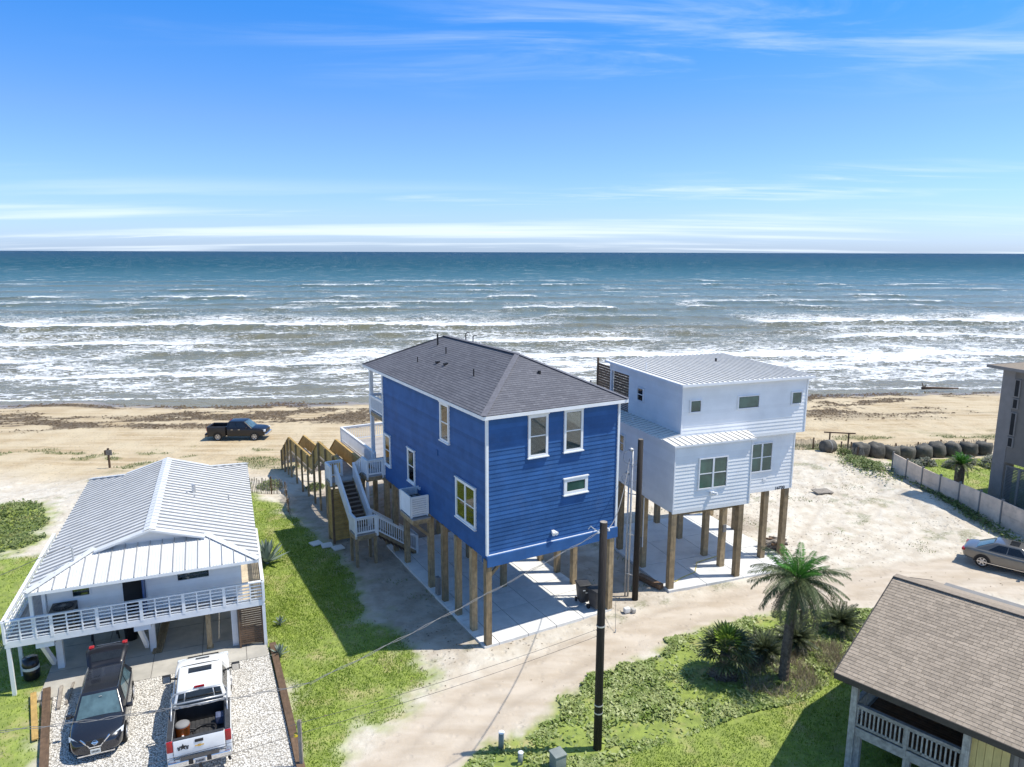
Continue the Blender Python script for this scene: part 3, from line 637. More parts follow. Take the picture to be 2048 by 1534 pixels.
# AC stand
ac = thing('ac_platform', 'wooden bracket platform with white louvred screen on the blue side wall', 'platform', BO, BA)
AU0, AV0, AV1 = -1.0, 6.05, 7.85
solid('frame', ac, M_WOOD, (AU0, AV0, 3.66), (-.02, AV1, 3.88)); planks(ac, M_DECK, AU0, -.02, AV0, AV1, 3.92, .04, .14, 'x')
for v_ in (6.2, 7.7): bar('brace', ac, M_WOOD, (-.9, v_, 3.68), (-.08, v_, 2.9), .09, .14)
def louvre(parent, p, q, z0, z1, n, m, th=.02):
    p, q = Vector(p), Vector(q); t = (q - p).normalized(); rz = math.atan2(t.y, t.x); L = (q - p).length
    o = MB().box(((p.x + q.x) / 2, (p.y + q.y) / 2, z1 + .02), (L, .06, .05), rz).build('screen_panel', m, parent); w = (z1 - z0) / n
    for e in (p, q): bx('post', o, m, (e.x, e.y, (z0 + z1) / 2), (.09, .09, z1 - z0 + .06), (0, 0, rz))
    for i in range(n): bx('louvre', o, m, ((p.x + q.x) / 2, (p.y + q.y) / 2, z0 + (i + .5) * w), (L - .08, th, w * .9), (R(14), 0, rz))
    return o
louvre(ac, (-.95, 6.35), (-.95, 7.80), 3.96, 4.98, 9, M_WHITE); louvre(ac, (-.95, 6.33), (-.08, 6.33), 3.96, 4.98, 9, M_WHITE); louvre(ac, (-.95, 7.82), (-.08, 7.82), 3.96, 4.98, 9, M_WHITE)
def condenser(name, label, loc, rz, s=.75, h=.8, m=None):
    c = thing(name, label, 'ac unit', loc, rz); m = m or M_GREY
    mb = MB().box((0, 0, h / 2), (s, s, h)); mb.build('case', m, c)
    for i in range(12):
        for k in range(4): bx('fin', c, M_DARK, (0 if k < 2 else (s / 2 + .003) * (1 if k == 2 else -1), (s / 2 + .003) * (1 if k == 0 else -1) if k < 2 else 0, .1 + i * (h - .2) / 12), (s * .86 if k < 2 else .006, .006 if k < 2 else s * .86, .03))
    fan = MB().lathe([(s * .43, h), (s * .44, h + .02), (s * .40, h + .025), (s * .39, h + .005), (.01, h + .004)], 20).build('fan_guard', M_DARK, c)
    MB().lathe([(.01, h), (.1, h + .03), (.1, h + .05), (.01, h + .06)], 10).build('motor', M_GREYL, fan)
    for k in range(10): bx('guard_wire', fan, M_GREYL, (0, 0, h + .035), (s * .86, .008, .006), (0, 0, k * math.pi / 10))
    for k in range(4): bx('fan_blade', fan, M_BLACK, (.17 * math.cos(k * 1.57), .17 * math.sin(k * 1.57), h + .012), (.26, .14, .008), (.2, 0, k * 1.57))
    return c
_l = lambda u_, v_, z_=0, O=BO, A=BA: (O[0] + u_ * math.cos(A) - v_ * math.sin(A), O[1] + u_ * math.sin(A) + v_ * math.cos(A), z_)
condenser('ac_condenser', 'round fan ac condenser inside the white louvred screen', _l(-.5, 7.05, 3.92), BA, .72, .85)
# concrete under the blue house
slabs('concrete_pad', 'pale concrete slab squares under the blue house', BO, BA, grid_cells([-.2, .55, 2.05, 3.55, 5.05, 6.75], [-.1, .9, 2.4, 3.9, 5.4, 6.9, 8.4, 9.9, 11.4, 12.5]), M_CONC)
# ------------------------------------------------------------------ staircase
stc = thing('staircase', 'white railed outdoor staircase with brown treads beside the blue house', 'staircase', BO, BA)
zA, zB, zC = 3.75, 1.8, 4.2
def landing(x0, x1, y0, y1, z):
    o = solid('landing', stc, M_WOOD, (x0, y0, z - .30), (x1, y1, z - .045)); planks(o, M_DECK, x0, x1, y0, y1, z, .04, .14, 'x'); return o
LA = landing(-2.85, -.75, 14.3, 15.35, zA); LB = landing(-2.6, -1.35, 10.5, 11.65, zB); LC = landing(-1.05, -.05, 13.0, 14.55, zC)
nst = 11
def flight(x0, x1, y0, z0, y1, z1, n, axis_='y'):
    o = MB()
    for e in (x0, x1):
        a, b_ = Vector((e, y0, z0)), Vector((e, y1, z1))
        if axis_ == 'x': a, b_ = Vector((y0, e, z0)), Vector((y1, e, z1))
        hv = Vector((.025, 0, 0)) if axis_ == 'y' else Vector((0, .025, 0)); u_ = Vector((0, 0, .14))
        o.add([a - hv - u_, a + hv - u_, a + hv + u_, a - hv + u_, b_ - hv - u_, b_ + hv - u_, b_ + hv + u_, b_ - hv + u_], [(0, 1, 2, 3), (7, 6, 5, 4), (0, 4, 5, 1), (1, 5, 6, 2), (2, 6, 7, 3), (3, 7, 4, 0)])
    st_ = o.build('stringer', M_WOOD, stc)
    for i in range(n):
        f = (i + .5) / n; yy_ = y0 + (y1 - y0) * f; zz_ = z0 + (z1 - z0) * (i + 1) / n; run = abs(y1 - y0) / n
        c = ((x0 + x1) / 2, yy_, zz_ - .02) if axis_ == 'y' else (yy_, (x0 + x1) / 2, zz_ - .02)
        d = (abs(x1 - x0) - .04, run, .04) if axis_ == 'y' else (run, abs(x1 - x0) - .04, .04)
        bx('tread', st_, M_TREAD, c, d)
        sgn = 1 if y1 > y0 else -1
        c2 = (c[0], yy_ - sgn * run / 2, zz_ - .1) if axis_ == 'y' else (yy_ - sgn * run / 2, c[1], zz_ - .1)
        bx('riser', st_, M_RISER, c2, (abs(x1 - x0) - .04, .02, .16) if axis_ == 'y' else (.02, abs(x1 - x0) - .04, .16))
    return st_
flight(-2.42, -1.5, 11.65, zB, 14.3, zA, nst)
railing(stc, (-2.5, 11.6, zB + .05), (-2.5, 14.3, zA + .05), .98, gap=.105, bw=.06); railing(stc, (-1.44, 11.6, zB + .05), (-1.44, 14.3, zA + .05), .98, gap=.105, bw=.06)
railing(stc, (-2.55, 10.55, zB), (-1.42, 10.55, zB), .98, gap=.125); railing(stc, (-2.55, 10.55, zB), (-2.55, 11.6, zB), .98, gap=.09, bw=.06, posts=(False, True))
railing(stc, (-2.8, 14.3, zA), (-2.8, 15.3, zA), .98, gap=.09, bw=.06); railing(stc, (-2.8, 15.32, zA), (-1.85, 15.32, zA), .98, gap=.13)
railing(stc, (-1.0, 13.05, zC), (-.08, 13.05, zC), .95, gap=.125); railing(stc, (-1.0, 13.05, zC), (-1.0, 14.0, zC), .95, gap=.1, bw=.06, posts=(False, True))
railing(stc, (-1.0, 14.0, zC), (-1.4, 14.35, zA), .95, gap=.1, bw=.06, posts=(False, True))
flight(10.55, 11.55, -1.35, zB, .95, .1, 10, 'x')
railing(stc, (-1.35, 10.52, zB), (.95, 10.52, .12), .98, gap=.125); railing(stc, (-1.35, 11.58, zB), (.95, 11.58, .12), .98, gap=.125)
bx('stair_skirt', stc, M_WHITE, (1.02, 10.8, .62), (.08, .5, 1.05)); bx('stair_skirt', stc, M_WHITE, (1.02, 11.35, .62), (.08, .5, 1.05))
for p in ((-2.5, 10.62), (-1.45, 10.62), (-2.5, 11.6), (-1.45, 11.6)): bx('post', stc, M_WOOD, (p[0], p[1], .7), (.14, .14, 1.9))
for p in ((-2.75, 15.25), (-.85, 15.25), (-.85, 14.35), (-1.0, 13.12), (-1.0, 14.5)): bx('post', stc, M_WOOD if p != (-1.0, 13.12) else M_WHITE, (p[0], p[1], 1.8), (.14, .14, 3.8 if p[1] > 14 else 4.1))
# slatted storage enclosure under the top landing
en = thing('slatted_enclosure', 'tall wooden slatted enclosure under the stair landing', 'enclosure', BO, BA)
for p in ((-2.72, 14.42), (-1.72, 14.42), (-2.72, 15.3), (-1.72, 15.3)): bx('post', en, M_WOODD if p == (-2.72, 14.42) else M_WOOD, (p[0], p[1], 1.6), (.12, .12, 3.4))
for i in range(22):
    zz_ = .2 + i * .145
    bx('slat', en, M_WOODY, (-2.22, 14.38, zz_), (.9, .025, .13)); bx('slat', en, M_WOODY, (-2.76, 14.86, zz_), (.025, .78, .13)); bx('slat', en, M_WOODY, (-1.68, 14.86, zz_), (.025, .78, .13))
for i, (u_, v_, r_) in enumerate(((-3.71, 14.87, .2), (-3.22, 14.27, -.1), (-2.75, 13.6, .1))):
    p = _l(u_, v_, .03); o = MB().box((0, 0, 0), (.62, .62, .07)).build('stepping_stone', M_CONC, None, loc=(p[0], p[1], .0), rot=(0, 0, BA + r_))
    tagthing(o, 'square grey stepping stone %s by the slatted enclosure' % ('farthest from the blue house', 'in the middle of three', 'nearest the stair posts')[i], 'paver', 'stepping stones in the lawn')
# ------------------------------------------------------------------ boardwalk over the dune
bw = thing('boardwalk', 'yellow timber dune boardwalk with stepped board railings', 'boardwalk', BO, BA)
prof = [(15.4, 3.6), (20.6, 3.6), (23.0, 1.95), (29.9, 1.75), (33.0, -.1)]
for (v0, z0), (v1, z1) in zip(prof[:-1], prof[1:]):
    if abs(z0 - z1) < .5: 
        n = int((v1 - v0) / .3)
        for i in range(n):
            f = (i + .5) / n; bx('deck_board', bw, M_DECK, (-1.27, v0 + (v1 - v0) * f, z0 + (z1 - z0) * f - .02), (1.14, (v1 - v0) / n - .01, .04))
    else:
        n = int(abs(z0 - z1) / .18)
        for i in range(n):
            f = (i + .5) / n; bx('tread', bw, M_DECK, (-1.27, v0 + (v1 - v0) * f, z0 + (z1 - z0) * (i + 1) / n), (1.1, (v1 - v0) / n, .04))
    for u_ in (-1.85, -.7):
        bar('beam', bw, M_WOOD, (u_, v0, z0 - .16), (u_, v1, z1 - .16), .06, .24)
        railing(bw, (u_, v0, z0), (u_, v1, z1), 1.02, M_WOODY, gap=.27, solidp=True, posts=(False, False), name='railing', m2=M_WOODY)
def bwz(v_):
    for (v0, z0), (v1, z1) in zip(prof[:-1], prof[1:]):
        if v0 <= v_ <= v1: return z0 + (z1 - z0) * (v_ - v0) / (v1 - v0)
    return 0
for v_ in (17.0, 18.8, 20.5, 22.0, 23.8, 25.6, 27.4, 29.2, 30.4, 31.6, 32.8):
    for u_ in (-1.93, -.62):
        top = bwz(v_) + 1.0; bx('post', bw, M_WOOD, (u_, v_, (top - 1.2) / 2), (.12, .12, top + 1.2))

# ================================================================== white house
WA = R(20.5); WO = (8.06, 33.81, 0)
wh = thing('beach_house', 'white boxy beach house on wooden pilings with pale seamed metal roof', 'house', WO, WA)
lw = solid('lower_wall', wh, M_WSIDE, (.02, .02, 4.1), (4.6, 8.4, 7.62)); lw2 = solid('lower_wall', wh, M_WSIDE, (4.6, 1.42, 4.05), (8.62, 8.4, 7.35)); uw = solid('upper_wall', wh, M_WSIDE, (.97, 1.02, 7.36), (8.85, 6.4, 10.40))
for o_, w_, a0, a1, z0, z1 in ((lw, Wall('f', .02), .03, 4.6, 4.28, 7.62), (lw2, Wall('f', 1.42), 4.62, 8.6, 4.22, 7.33), (uw, Wall('f', 1.02), .98, 8.84, 7.5, 10.40),
                               (lw, Wall('l', .02), .03, 8.4, 4.12, 7.62), (uw, Wall('l', .97), 1.03, 6.4, 7.7, 10.40), (uw, Wall('r', 8.85), 1.03, 6.4, 7.38, 10.40), (lw2, Wall('r', 8.62), 1.43, 8.4, 4.1, 7.33), (uw, Wall('b', 6.4), .98, 8.84, 7.5, 10.4)):
    siding(o_, w_, a0, a1, z0, z1, .19, M_WSIDE, .026 if w_.k == 'f' else .018)
boxpart('rim_board', wh, M_WSIDE, (.0, -.005, 4.09), (4.62, .015, 4.28)); boxpart('rim_board', wh, M_WSIDE, (4.64, 1.395, 4.04), (8.63, 1.415, 4.22)); boxpart('rim_board', wh, M_WSIDE, (.96, .995, 7.35), (8.86, 1.015, 7.5))
for c in ((.0, .0, 5.86, 3.5), (4.62, 0, 5.86, 3.5), (8.63, 1.4, 5.7, 3.3), (.95, 1.0, 9.05, 2.7), (8.87, 1.0, 8.9, 3.05)): bx('corner_board', wh, M_WHITE, (c[0], c[1], c[2]), (.07, .07, c[3]))
wfl, wfr, wfu = Wall('f', .02), Wall('f', 1.42), Wall('f', 1.02)
window(wh, wfl, 1.40, 3.14, 5.22, 6.86, tw=.06, cols=2, sill=False, glass=M_GLASSG); window(wh, wfr, 5.72, 7.15, 5.22, 6.86, tw=.06, cols=2, sill=False, glass=M_GLASSG)
window(wh, wfu, 1.39, 2.09, 8.97, 9.65, tw=.06, hung=False, sill=False, glass=M_GLASSG); window(wh, wfu, 4.32, 5.72, 8.94, 9.66, tw=.06, hung=False, sill=False, glass=M_GLASSG); window(wh, wfu, 7.81, 8.53, 8.95, 9.66, tw=.06, hung=False, sill=False, glass=M_GLASSG)
window(wh, Wall('l', .97), 4.69, 5.37, 8.82, 9.60, tw=.06, sill=False, fill='none'); window(wh, Wall('l', .02), 4.95, 5.5, 5.95, 6.95, tw=.06, sill=False, fill='none')
# upper roof (mono pitch, seams towards the sea)
ur = [(.70, .66, 10.52), (9.05, .66, 10.52), (9.05, 8.85, 10.62), (.70, 8.85, 10.62)]
r1 = MB().slab(ur, (0, 0, 1), .10).build('upper_roof', M_WHITE, wh); strips(r1, ur, (0, 1, 0), .31, M_METALW, 'roof_panel', rib=.05, th=.004, lift=.008, seam=M_SEAMW_SHADOW)
for p, q in ((0, 1), (1, 2), (2, 3), (3, 0)): bar('fascia', r1, M_WHITE, Vector(ur[p]) + Vector((0, 0, -.06)), Vector(ur[q]) + Vector((0, 0, -.06)), .04, .13)
MB().tube([(6.7, 6.2, 10.5), (6.7, 6.2, 10.8)], .06, 8).build('roof_vent', M_BLACK, r1); MB().tube([(1.2, 5.0, 10.5), (1.2, 5.0, 11.0)], .025, 6).build('roof_vent', M_WHITE, r1)
lr = [(-.14, -.16, 7.66), (4.75, -.16, 7.66), (5.1, 1.0, 7.75), (-.14, 1.0, 7.75)]
r2 = MB().slab(lr, (0, 0, 1), .08).build('lower_roof', M_WHITE, wh); strips(r2, lr, (0, 1, .078), .36, M_METALW, 'roof_panel', rib=.04, th=.004, lift=.008, seam=M_SEAMW_SHADOW)
lr2 = [(-.16, .95, 7.70), (.97, .95, 7.88), (.97, 8.4, 7.88), (-.16, 8.4, 7.70)]
r3 = MB().slab(lr2, (0, 0, 1), .08).build('lower_roof', M_WHITE, wh); strips(r3, lr2, (1, 0, .16), .36, M_METALW, 'roof_panel', rib=.04, th=.004, lift=.008, seam=M_SEAMW_SHADOW)
MB().tube([(.4, 4.9, 7.7), (.4, 4.9, 7.95)], .05, 8).build('roof_vent', M_WHITE, r3)
# rear covered balcony: post, beam, slatted privacy screens
bx('porch_post', wh, M_WHITE, (1.05, 8.6, 9.1), (.16, .16, 2.6)); boxpart('porch_beam', wh, M_WSIDE, (.97, 6.4, 10.05), (8.85, 8.75, 10.4))
solid('balcony_floor', wh, M_WOODD, (.97, 6.45, 7.72), (8.85, 9.3, 7.9))
for v0, v1 in ((6.5, 8.5), (8.72, 10.6)):
    for i in range(12): bx('screen_slat', wh, M_WOODD, (1.15, (v0 + v1) / 2, 8.35 + i * .16), (.03, v1 - v0, .14))
bx('porch_post', wh, M_WOODD, (1.15, 10.65, 9.2), (.1, .1, 2.6))
for i in range(4): bar('cable_rail', wh, M_GALV, (.99, 6.5, 8.0 + i * .11), (.99, 9.2, 8.0 + i * .11), .02, .02)
# pilings
for u_, v_ in ((.12, .15), (.12, 2.85), (.12, 5.4), (.12, 8.1), (4.2, .15), (4.2, 1.45), (4.2, 2.95), (4.25, 5.55), (4.35, 8.2), (7.05, 1.6), (8.42, 1.6), (8.3, 5.55), (8.42, 8.2)): bx('piling', wh, M_WOOD, (u_, v_, 2.0), (.30, .30, 4.3))
for v_ in (.3, 2.9, 5.5, 8.1): boxpart('floor_beam', wh, M_WOOD, (.2, v_, 3.86), (8.4 if v_ > 1.5 else 4.4, v_ + .1, 4.08))
fl = MB().box((2.26, -.06, 4.98), (.2, .12, .14)).build('flood_lamp', M_WHITE, wh); MB().tube([(2.26, -.1, 4.98), (2.4, -.3, 4.98)], .06, 8, r2=.09).build('lamp_head', M_WHITE, fl)
MB().lathe([(.12, 0), (.13, .02), (.01, .03)], 14).build('wall_vent', M_WHITE, wh, loc=(6.75, 1.40, 4.72), rot=(R(90), 0, 0))
def text(name, body, size, m, parent, loc, rot, ext=.004):
    c = bpy.data.curves.new(name, 'FONT'); c.body = body; c.size = size; c.extrude = ext; c.align_x = 'CENTER'; c.align_y = 'CENTER'
    o = bpy.data.objects.new(name, c); COL.objects.link(o)
    dg = bpy.context.evaluated_depsgraph_get(); me = bpy.data.meshes.new_from_object(o.evaluated_get(dg)); bpy.data.objects.remove(o); bpy.data.curves.remove(c)
    me.materials.clear(); me.materials.append(m); return link(name, me, parent, loc, rot)
text('house_number', '16730', .27, M_BLACK, wh, (7.85, 1.385, 4.13), (R(90), 0, 0), .012)
eb = bx('electric_box', wh, M_GREYL, (-.06, 2.9, 1.5), (.14, .3, .5)); MB().tube([(-.06, 2.62, 1.3), (-.06, 2.62, 4.1)], .03, 6).build('conduit', M_WHITE, wh)
bx('meter_box', wh, M_GREYL, (4.2, 1.27, 2.3), (.2, .07, .42))
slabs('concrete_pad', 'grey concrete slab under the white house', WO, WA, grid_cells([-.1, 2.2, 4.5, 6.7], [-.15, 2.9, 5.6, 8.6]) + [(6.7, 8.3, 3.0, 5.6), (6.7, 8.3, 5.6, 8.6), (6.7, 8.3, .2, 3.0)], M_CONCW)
# ================================================================== low white cottage, left
LAG = R(22.0); LO = (-11.99, 28.5, 0)
lh = thing('beach_house', 'low white cottage on stilts with ribbed silver metal roof and wide deck', 'house', LO, LAG)
_L = lambda u_, v_, z_=0: _l(u_, v_, z_, LO, LAG)
wl_ = solid('wall', lh, M_WSIDE, (-6.9, .5, 2.15), (.35, 12.6, 4.2))
siding(wl_, Wall('f', .5), -6.89, .34, 2.2, 4.2, .20, M_WSIDE, .012); siding(wl_, Wall('r', .35), .52, 12.6, 2.2, 4.2, .20, M_WSIDE, .012); siding(wl_, Wall('l', -6.9), .52, 12.6, 2.2, 4.2, .20, M_WSIDE, .012)
lf = Wall('f', .5)
window(lh, lf, -6.05, -5.36, 3.20, 4.0, tw=.05, hung=False, sill=False, fill='none'); window(lh, lf, -2.2, -.88, 3.20, 4.0, tw=.05, hung=False, sill=False, fill='none')
dr = MB().box(lf.P(-3.8, .03, 3.13), lf.D(.84, .06, 1.96)).build('doorway', M_DARK, lh); dr['label'] = 'dark open doorway'
bx('door', dr, mat('blue_door', (.03, .08, .22), .4, .1, 2), lf.P(-3.42, .33, 3.13), (.05, .6, 1.92)); 
for a in (-4.25, -3.35): boxpart_c('door_jamb', dr, M_WHITE, lf, a, .04, 3.14, .06, .08, 2.0)
EZ, RZ = 4.15, 5.44; eu0, eu1, ev0, ev1 = -7.32, 1.10, -.70, 14.2; um = (eu0 + eu1) / 2
hp = 2.1; hz = EZ + hp * (RZ - EZ) / (um - eu0)      # hip height where gablet starts
vN, vF = ev0 + hp, ev1 - hp
roofL = MB().add([(eu0, ev0, EZ), (eu1, ev0, EZ), (eu1, ev1, EZ), (eu0, ev1, EZ), (eu0 + hp, vN, hz), (eu1 - hp, vN, hz), (eu1 - hp, vF, hz), (eu0 + hp, vF, hz), (um, vN, RZ), (um, vF, RZ)],
                 [(0, 1, 5, 4), (1, 2, 6, 9, 8, 5), (2, 3, 7, 6), (3, 0, 4, 8, 9, 7), (4, 5, 8), (6, 7, 9), (3, 2, 1, 0)]).build('roof', M_METALG, lh)
sl = [(eu1, ev0, EZ), (eu1, ev1, EZ), (eu1 - hp, vF, hz), (um, vF, RZ), (um, vN, RZ), (eu1 - hp, vN, hz)]
def conv_strips(poly, al, w, **k): strips(roofL, poly, al, w, M_METALG, 'roof_panel', **k)
dS = (um - eu1, 0, RZ - EZ); kw = dict(rib=.06, minor=0, th=.003, lift=.006, seam=M_SEAM)
# lower skirt of each long slope (trapezoid) and upper rectangle, so every piece is convex
conv_strips([(eu1, ev0, EZ), (eu1, ev1, EZ), (eu1 - hp, vF, hz), (um, vF, RZ), (um, vN, RZ), (eu1 - hp, vN, hz)], dS, .42, **kw)
dS2 = (um - eu0, 0, RZ - EZ)
conv_strips([(eu0, ev0, EZ), (eu0, ev1, EZ), (eu0 + hp, vF, hz), (um, vF, RZ), (um, vN, RZ), (eu0 + hp, vN, hz)], dS2, .42, **kw)
conv_strips([(eu0, ev0, EZ), (eu1, ev0, EZ), (eu1 - hp, vN, hz), (eu0 + hp, vN, hz)], (0, hp, hz - EZ), .46, rib=.05, minor=3, th=.003, lift=.006, seam=M_SEAM)
conv_strips([(eu0, ev1, EZ), (eu1, ev1, EZ), (eu1 - hp, vF, hz), (eu0 + hp, vF, hz)], (0, -hp, hz - EZ), .46, rib=.03, th=.003, lift=.006, seam=M_SEAM)
for sg in (-1, 1):
    for va, vb in ((vN - .4, vN), (vF, vF + .4)):
        e = um + sg * (um - eu0 - hp); pl_ = [(e, va, hz + .02), (e, vb, hz + .02), (um, vb, RZ + .02), (um, va, RZ + .02)]
        MB().slab(pl_, (0, 0, 1), .05).build('gable_overhang', M_METALG, roofL)
def cap(p, q, w=.30): 
    p, q = Vector(p), Vector(q); bar('ridge_cap', roofL, M_METALG, p + Vector((0, 0, .045)), q + Vector((0, 0, .045)), w, .02)
for sg in (-1, 1):
    MB().slab([(um, vN - .32, RZ + .06), (um, vF + .32, RZ + .06), (um + sg * .24, vF + .32, RZ + .06 - .075), (um + sg * .24, vN - .32, RZ + .06 - .075)][::sg], (0, 0, 1), .012).build('ridge_cap', M_METALG, roofL)
cap((eu0, ev0, EZ), (eu0 + hp, vN, hz)); cap((eu1, ev0, EZ), (eu1 - hp, vN, hz)); cap((eu0, ev1, EZ), (eu0 + hp, vF, hz)); cap((eu1, ev1, EZ), (eu1 - hp, vF, hz))
for sg, e in ((-1, eu0 + hp), (1, eu1 - hp)): bar('barge_board', roofL, M_WHITE, (e, vN - .3, hz - .05), (um, vN - .3, RZ - .05), .03, .1)
for p, q in (((eu0, ev0), (eu1, ev0)), ((eu1, ev0), (eu1, ev1)), ((eu1, ev1), (eu0, ev1)), ((eu0, ev1), (eu0, ev0))): bar('fascia', roofL, M_WHITE, (p[0], p[1], EZ - .06), (q[0], q[1], EZ - .06), .03, .12)
def rzL(u_): return EZ + (RZ - EZ) * min(u_ - eu0, eu1 - u_) / (um - eu0)
for u_, v_, h_, r_ in ((-1.6, 6.9, .45, .09), (-1.9, 6.5, .2, .04), (-1.55, 6.1, .2, .04), (.0, 6.6, .25, .035)): MB().tube([(u_, v_, rzL(u_) - .05), (u_, v_, rzL(u_) + h_)], r_, 8).build('roof_vent', M_GALV, roofL)
MB().tube([(-5.9, .75, 4.2), (-5.9, .75, 5.2), (-5.98, .75, 5.35), (-6.12, .75, 5.3)], .035, 8).build('service_mast', M_GALV, roofL)
# deck
ldk = thing('deck', 'long white slatted deck railing along the low cottage', 'deck', LO, LAG)
DZ, dv = 2.15, -.45
f_ = solid('frame', ldk, M_WHITE, (-8.25, dv, 1.93), (1.22, dv + .06, 2.2)); 
for a in ((-8.25, dv, -8.19, 9.0), (1.16, dv, 1.22, 6.0)): boxpart('rim_board', f_, M_WHITE, (a[0], a[1] + .06, 1.93), (a[2], a[3], 2.2))
planks(f_, M_DECK, -8.2, -6.91, dv + .06, 9.0, DZ, .04, .15, 'y'); planks(f_, M_DECK, -6.91, .36, dv + .06, .5, DZ, .04, .15, 'x'); planks(f_, mat('pale_deck', (.50, .43, .33), .8, .12, 4, rnd=.12, grain=.3), .36, 1.16, dv + .06, 6.0, DZ, .04, .15, 'x')
def slatrail(p, q, n, h=.88):
    p, q = Vector(p), Vector(q); t = q - p; rz = math.atan2(t.y, t.x); mid = (p + q) / 2; L = t.length
    o = MB().box((mid.x, mid.y, DZ + h), (L, .14, .05), rz).build('railing', M_WHITE, ldk)
    for i in range(5): bx('rail_slat', o, M_WHITE, (mid.x, mid.y, DZ + .12 + i * .145), (L, .035, .045), (0, 0, rz))
    for i in range(n + 1):
        c = p + t * (i / n); wdt = .12 if i % 3 == 0 else .05
        bx('post', o, M_WHITE, (c.x, c.y, DZ + h / 2 - .02), (wdt, .08, h), (0, 0, rz))
slatrail((-8.22, dv + .03, 0), (1.19, dv + .03, 0), 18); slatrail((-8.22, dv, 0), (-8.22, 8.9, 0), 15); slatrail((1.19, dv, 0), (1.19, 5.9, 0), 9)
for u_ in (-7.25, -7.0): bx('porch_post', ldk, M_WHITE, (u_, .42 if u_ > -7.1 else -.35, 3.1), (.12, .12, 2.0))
for u_ in (-6.77, -3.35, -.05):
    bx('post', ldk, M_WHITE, (u_, .92 if u_ < -1 else .1, .95), (.24, .24, 2.1))
    if u_ < -1:
        bar('knee_brace', ldk, M_WHITE, (u_ - .22, .8, .35), (u_ - .35, -.28, 1.9), .14, .2); boxpart('beam', ldk, M_WHITE, (u_ - .5, dv + .08, 1.68), (u_ + .12, 1.0, 1.92))
for u_, v_ in ((-8.15, -.38), (-8.15, 1.0), (1.17, -.38), (-8.1, 4.5), (-6.3, 5.5), (.2, 5.5), (.2, 11.5), (-6.2, 11.5), (-3, 11.5), (-3, 6)): bx('post', ldk, M_WHITE, (u_, v_, .9), (.13, .13, 2.1))
# brown slat lattice screens under the right end
lt = thing('lattice_screen', 'brown slatted lattice screen under the cottage deck corner', 'screen', LO, LAG)
for i in range(17): bx('slat', lt, M_WOODD, (.62, -.30, .22 + i * .1), (.98, .025, .075))
for i in range(17): bx('slat', lt, M_WOODY, (1.14, .55, .22 + i * .1), (.025, 1.6, .06))
for p in ((.14, -.3), (1.08, -.3)): bx('post', lt, M_WOODD, (p[0], p[1], .98), (.07, .07, 1.85))
condenser('ac_condenser', 'brown ac condenser standing on the cottage deck', _L(-6.3, .05, DZ), LAG, .85, .92, mat('brown_case', (.10, .085, .07), .5, .1, 4))
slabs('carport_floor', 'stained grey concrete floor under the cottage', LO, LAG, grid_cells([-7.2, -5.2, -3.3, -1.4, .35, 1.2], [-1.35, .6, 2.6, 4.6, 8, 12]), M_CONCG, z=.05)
# ================================================================== brown roofed house, bottom right
BRA = math.atan2(-.729, .685); BRO = (10.6, 21.15, 0)
br = thing('porch_house', 'weathered house with brown shingle roof and open railed porch', 'house', BRO, BRA)
# local x along eave (towards camera right), local y up-slope
ez, rzz, run = 3.5, 5.3, 4.86; Lr = 11.0
M_BRS = mat('brown_shingle', (.315, .26, .203), .9, .12, 9, .3, 70, rnd=.15)
M_BRSI = mat('brown_shingle_mass', (.315, .26, .203), .9, .12, 9, .3, 70, rnd=.15, island=True)
rb = MB().add([(0, 0, ez), (Lr, 0, ez), (Lr, run, rzz), (0, run, rzz), (Lr, 2 * run, ez), (0, 2 * run, ez)] + [(0, 0, ez - .03), (Lr, 0, ez - .03), (Lr, 2 * run, ez - .03), (0, 2 * run, ez - .03)],
              [(0, 1, 2, 3), (3, 2, 4, 5), (0, 3, 5), (1, 4, 2), (9, 8, 7, 6)]).build('roof', MATS['brown_shingle'], br)
sl_len = math.hypot(run, rzz - ez); pit = math.atan2(rzz - ez, run); nc = 36; ex = sl_len / nc
tabs = []
for j in range(nc):
    off = random.uniform(0, .3); xx = -off
    while xx < Lr:
        wd = random.choice((.16, .2, .26, .32)); x0, x1 = max(0, xx), min(Lr, xx + wd)
        if x1 - x0 > .03: tabs.append((j, x0, x1))
        xx += wd
M_cos, M_sin = math.cos(pit), math.sin(pit)
def tabverts(j, x0, x1):
    s0, s1 = j * ex - .005, (j + 1) * ex + .02; g = .004; vs = []
    for sx in (x0 + g, x1 - g):
        for ss, hs in ((s0, .022), (s0, .004), (s1, .004), (s1, .009)):
            vs.append((sx, ss * M_cos - hs * M_sin, ez + ss * M_sin + hs * M_cos))
    return vs
TF = [(0, 4, 5, 1), (0, 3, 7, 4), (0, 1, 2, 3), (4, 7, 6, 5), (3, 2, 6, 7)]
tabs.sort(key=lambda q: (q[0] // 12, q[1] > 4.6, q[0], q[1]))
cand = [q for q in tabs if q[1] < 4.4]; first = set(map(id, cand[:300]))
rest = MB(); unit = {}
for q in tabs:
    if id(q) in first:
        key = round(q[2] - q[1], 3)
        if key not in unit: unit[key] = MB().add(tabverts(0, -key / 2, key / 2), TF).mesh('shingle', M_BRS)
        cxm = (q[1] + q[2]) / 2; ds = q[0] * ex
        link('shingle', unit[key], rb, (cxm, ds * M_cos, ds * M_sin))
    else: rest.add(tabverts(*q), TF)
o = rest.build('shingles', M_BRSI, rb); o['kind'] = 'stuff'
bar('ridge_cap', rb, M_BRS, (0, run, rzz + .03), (Lr, run, rzz + .03), .3, .03)
M_FASC = mat('dark_fascia', (.05, .045, .042), .7, .2, 4)
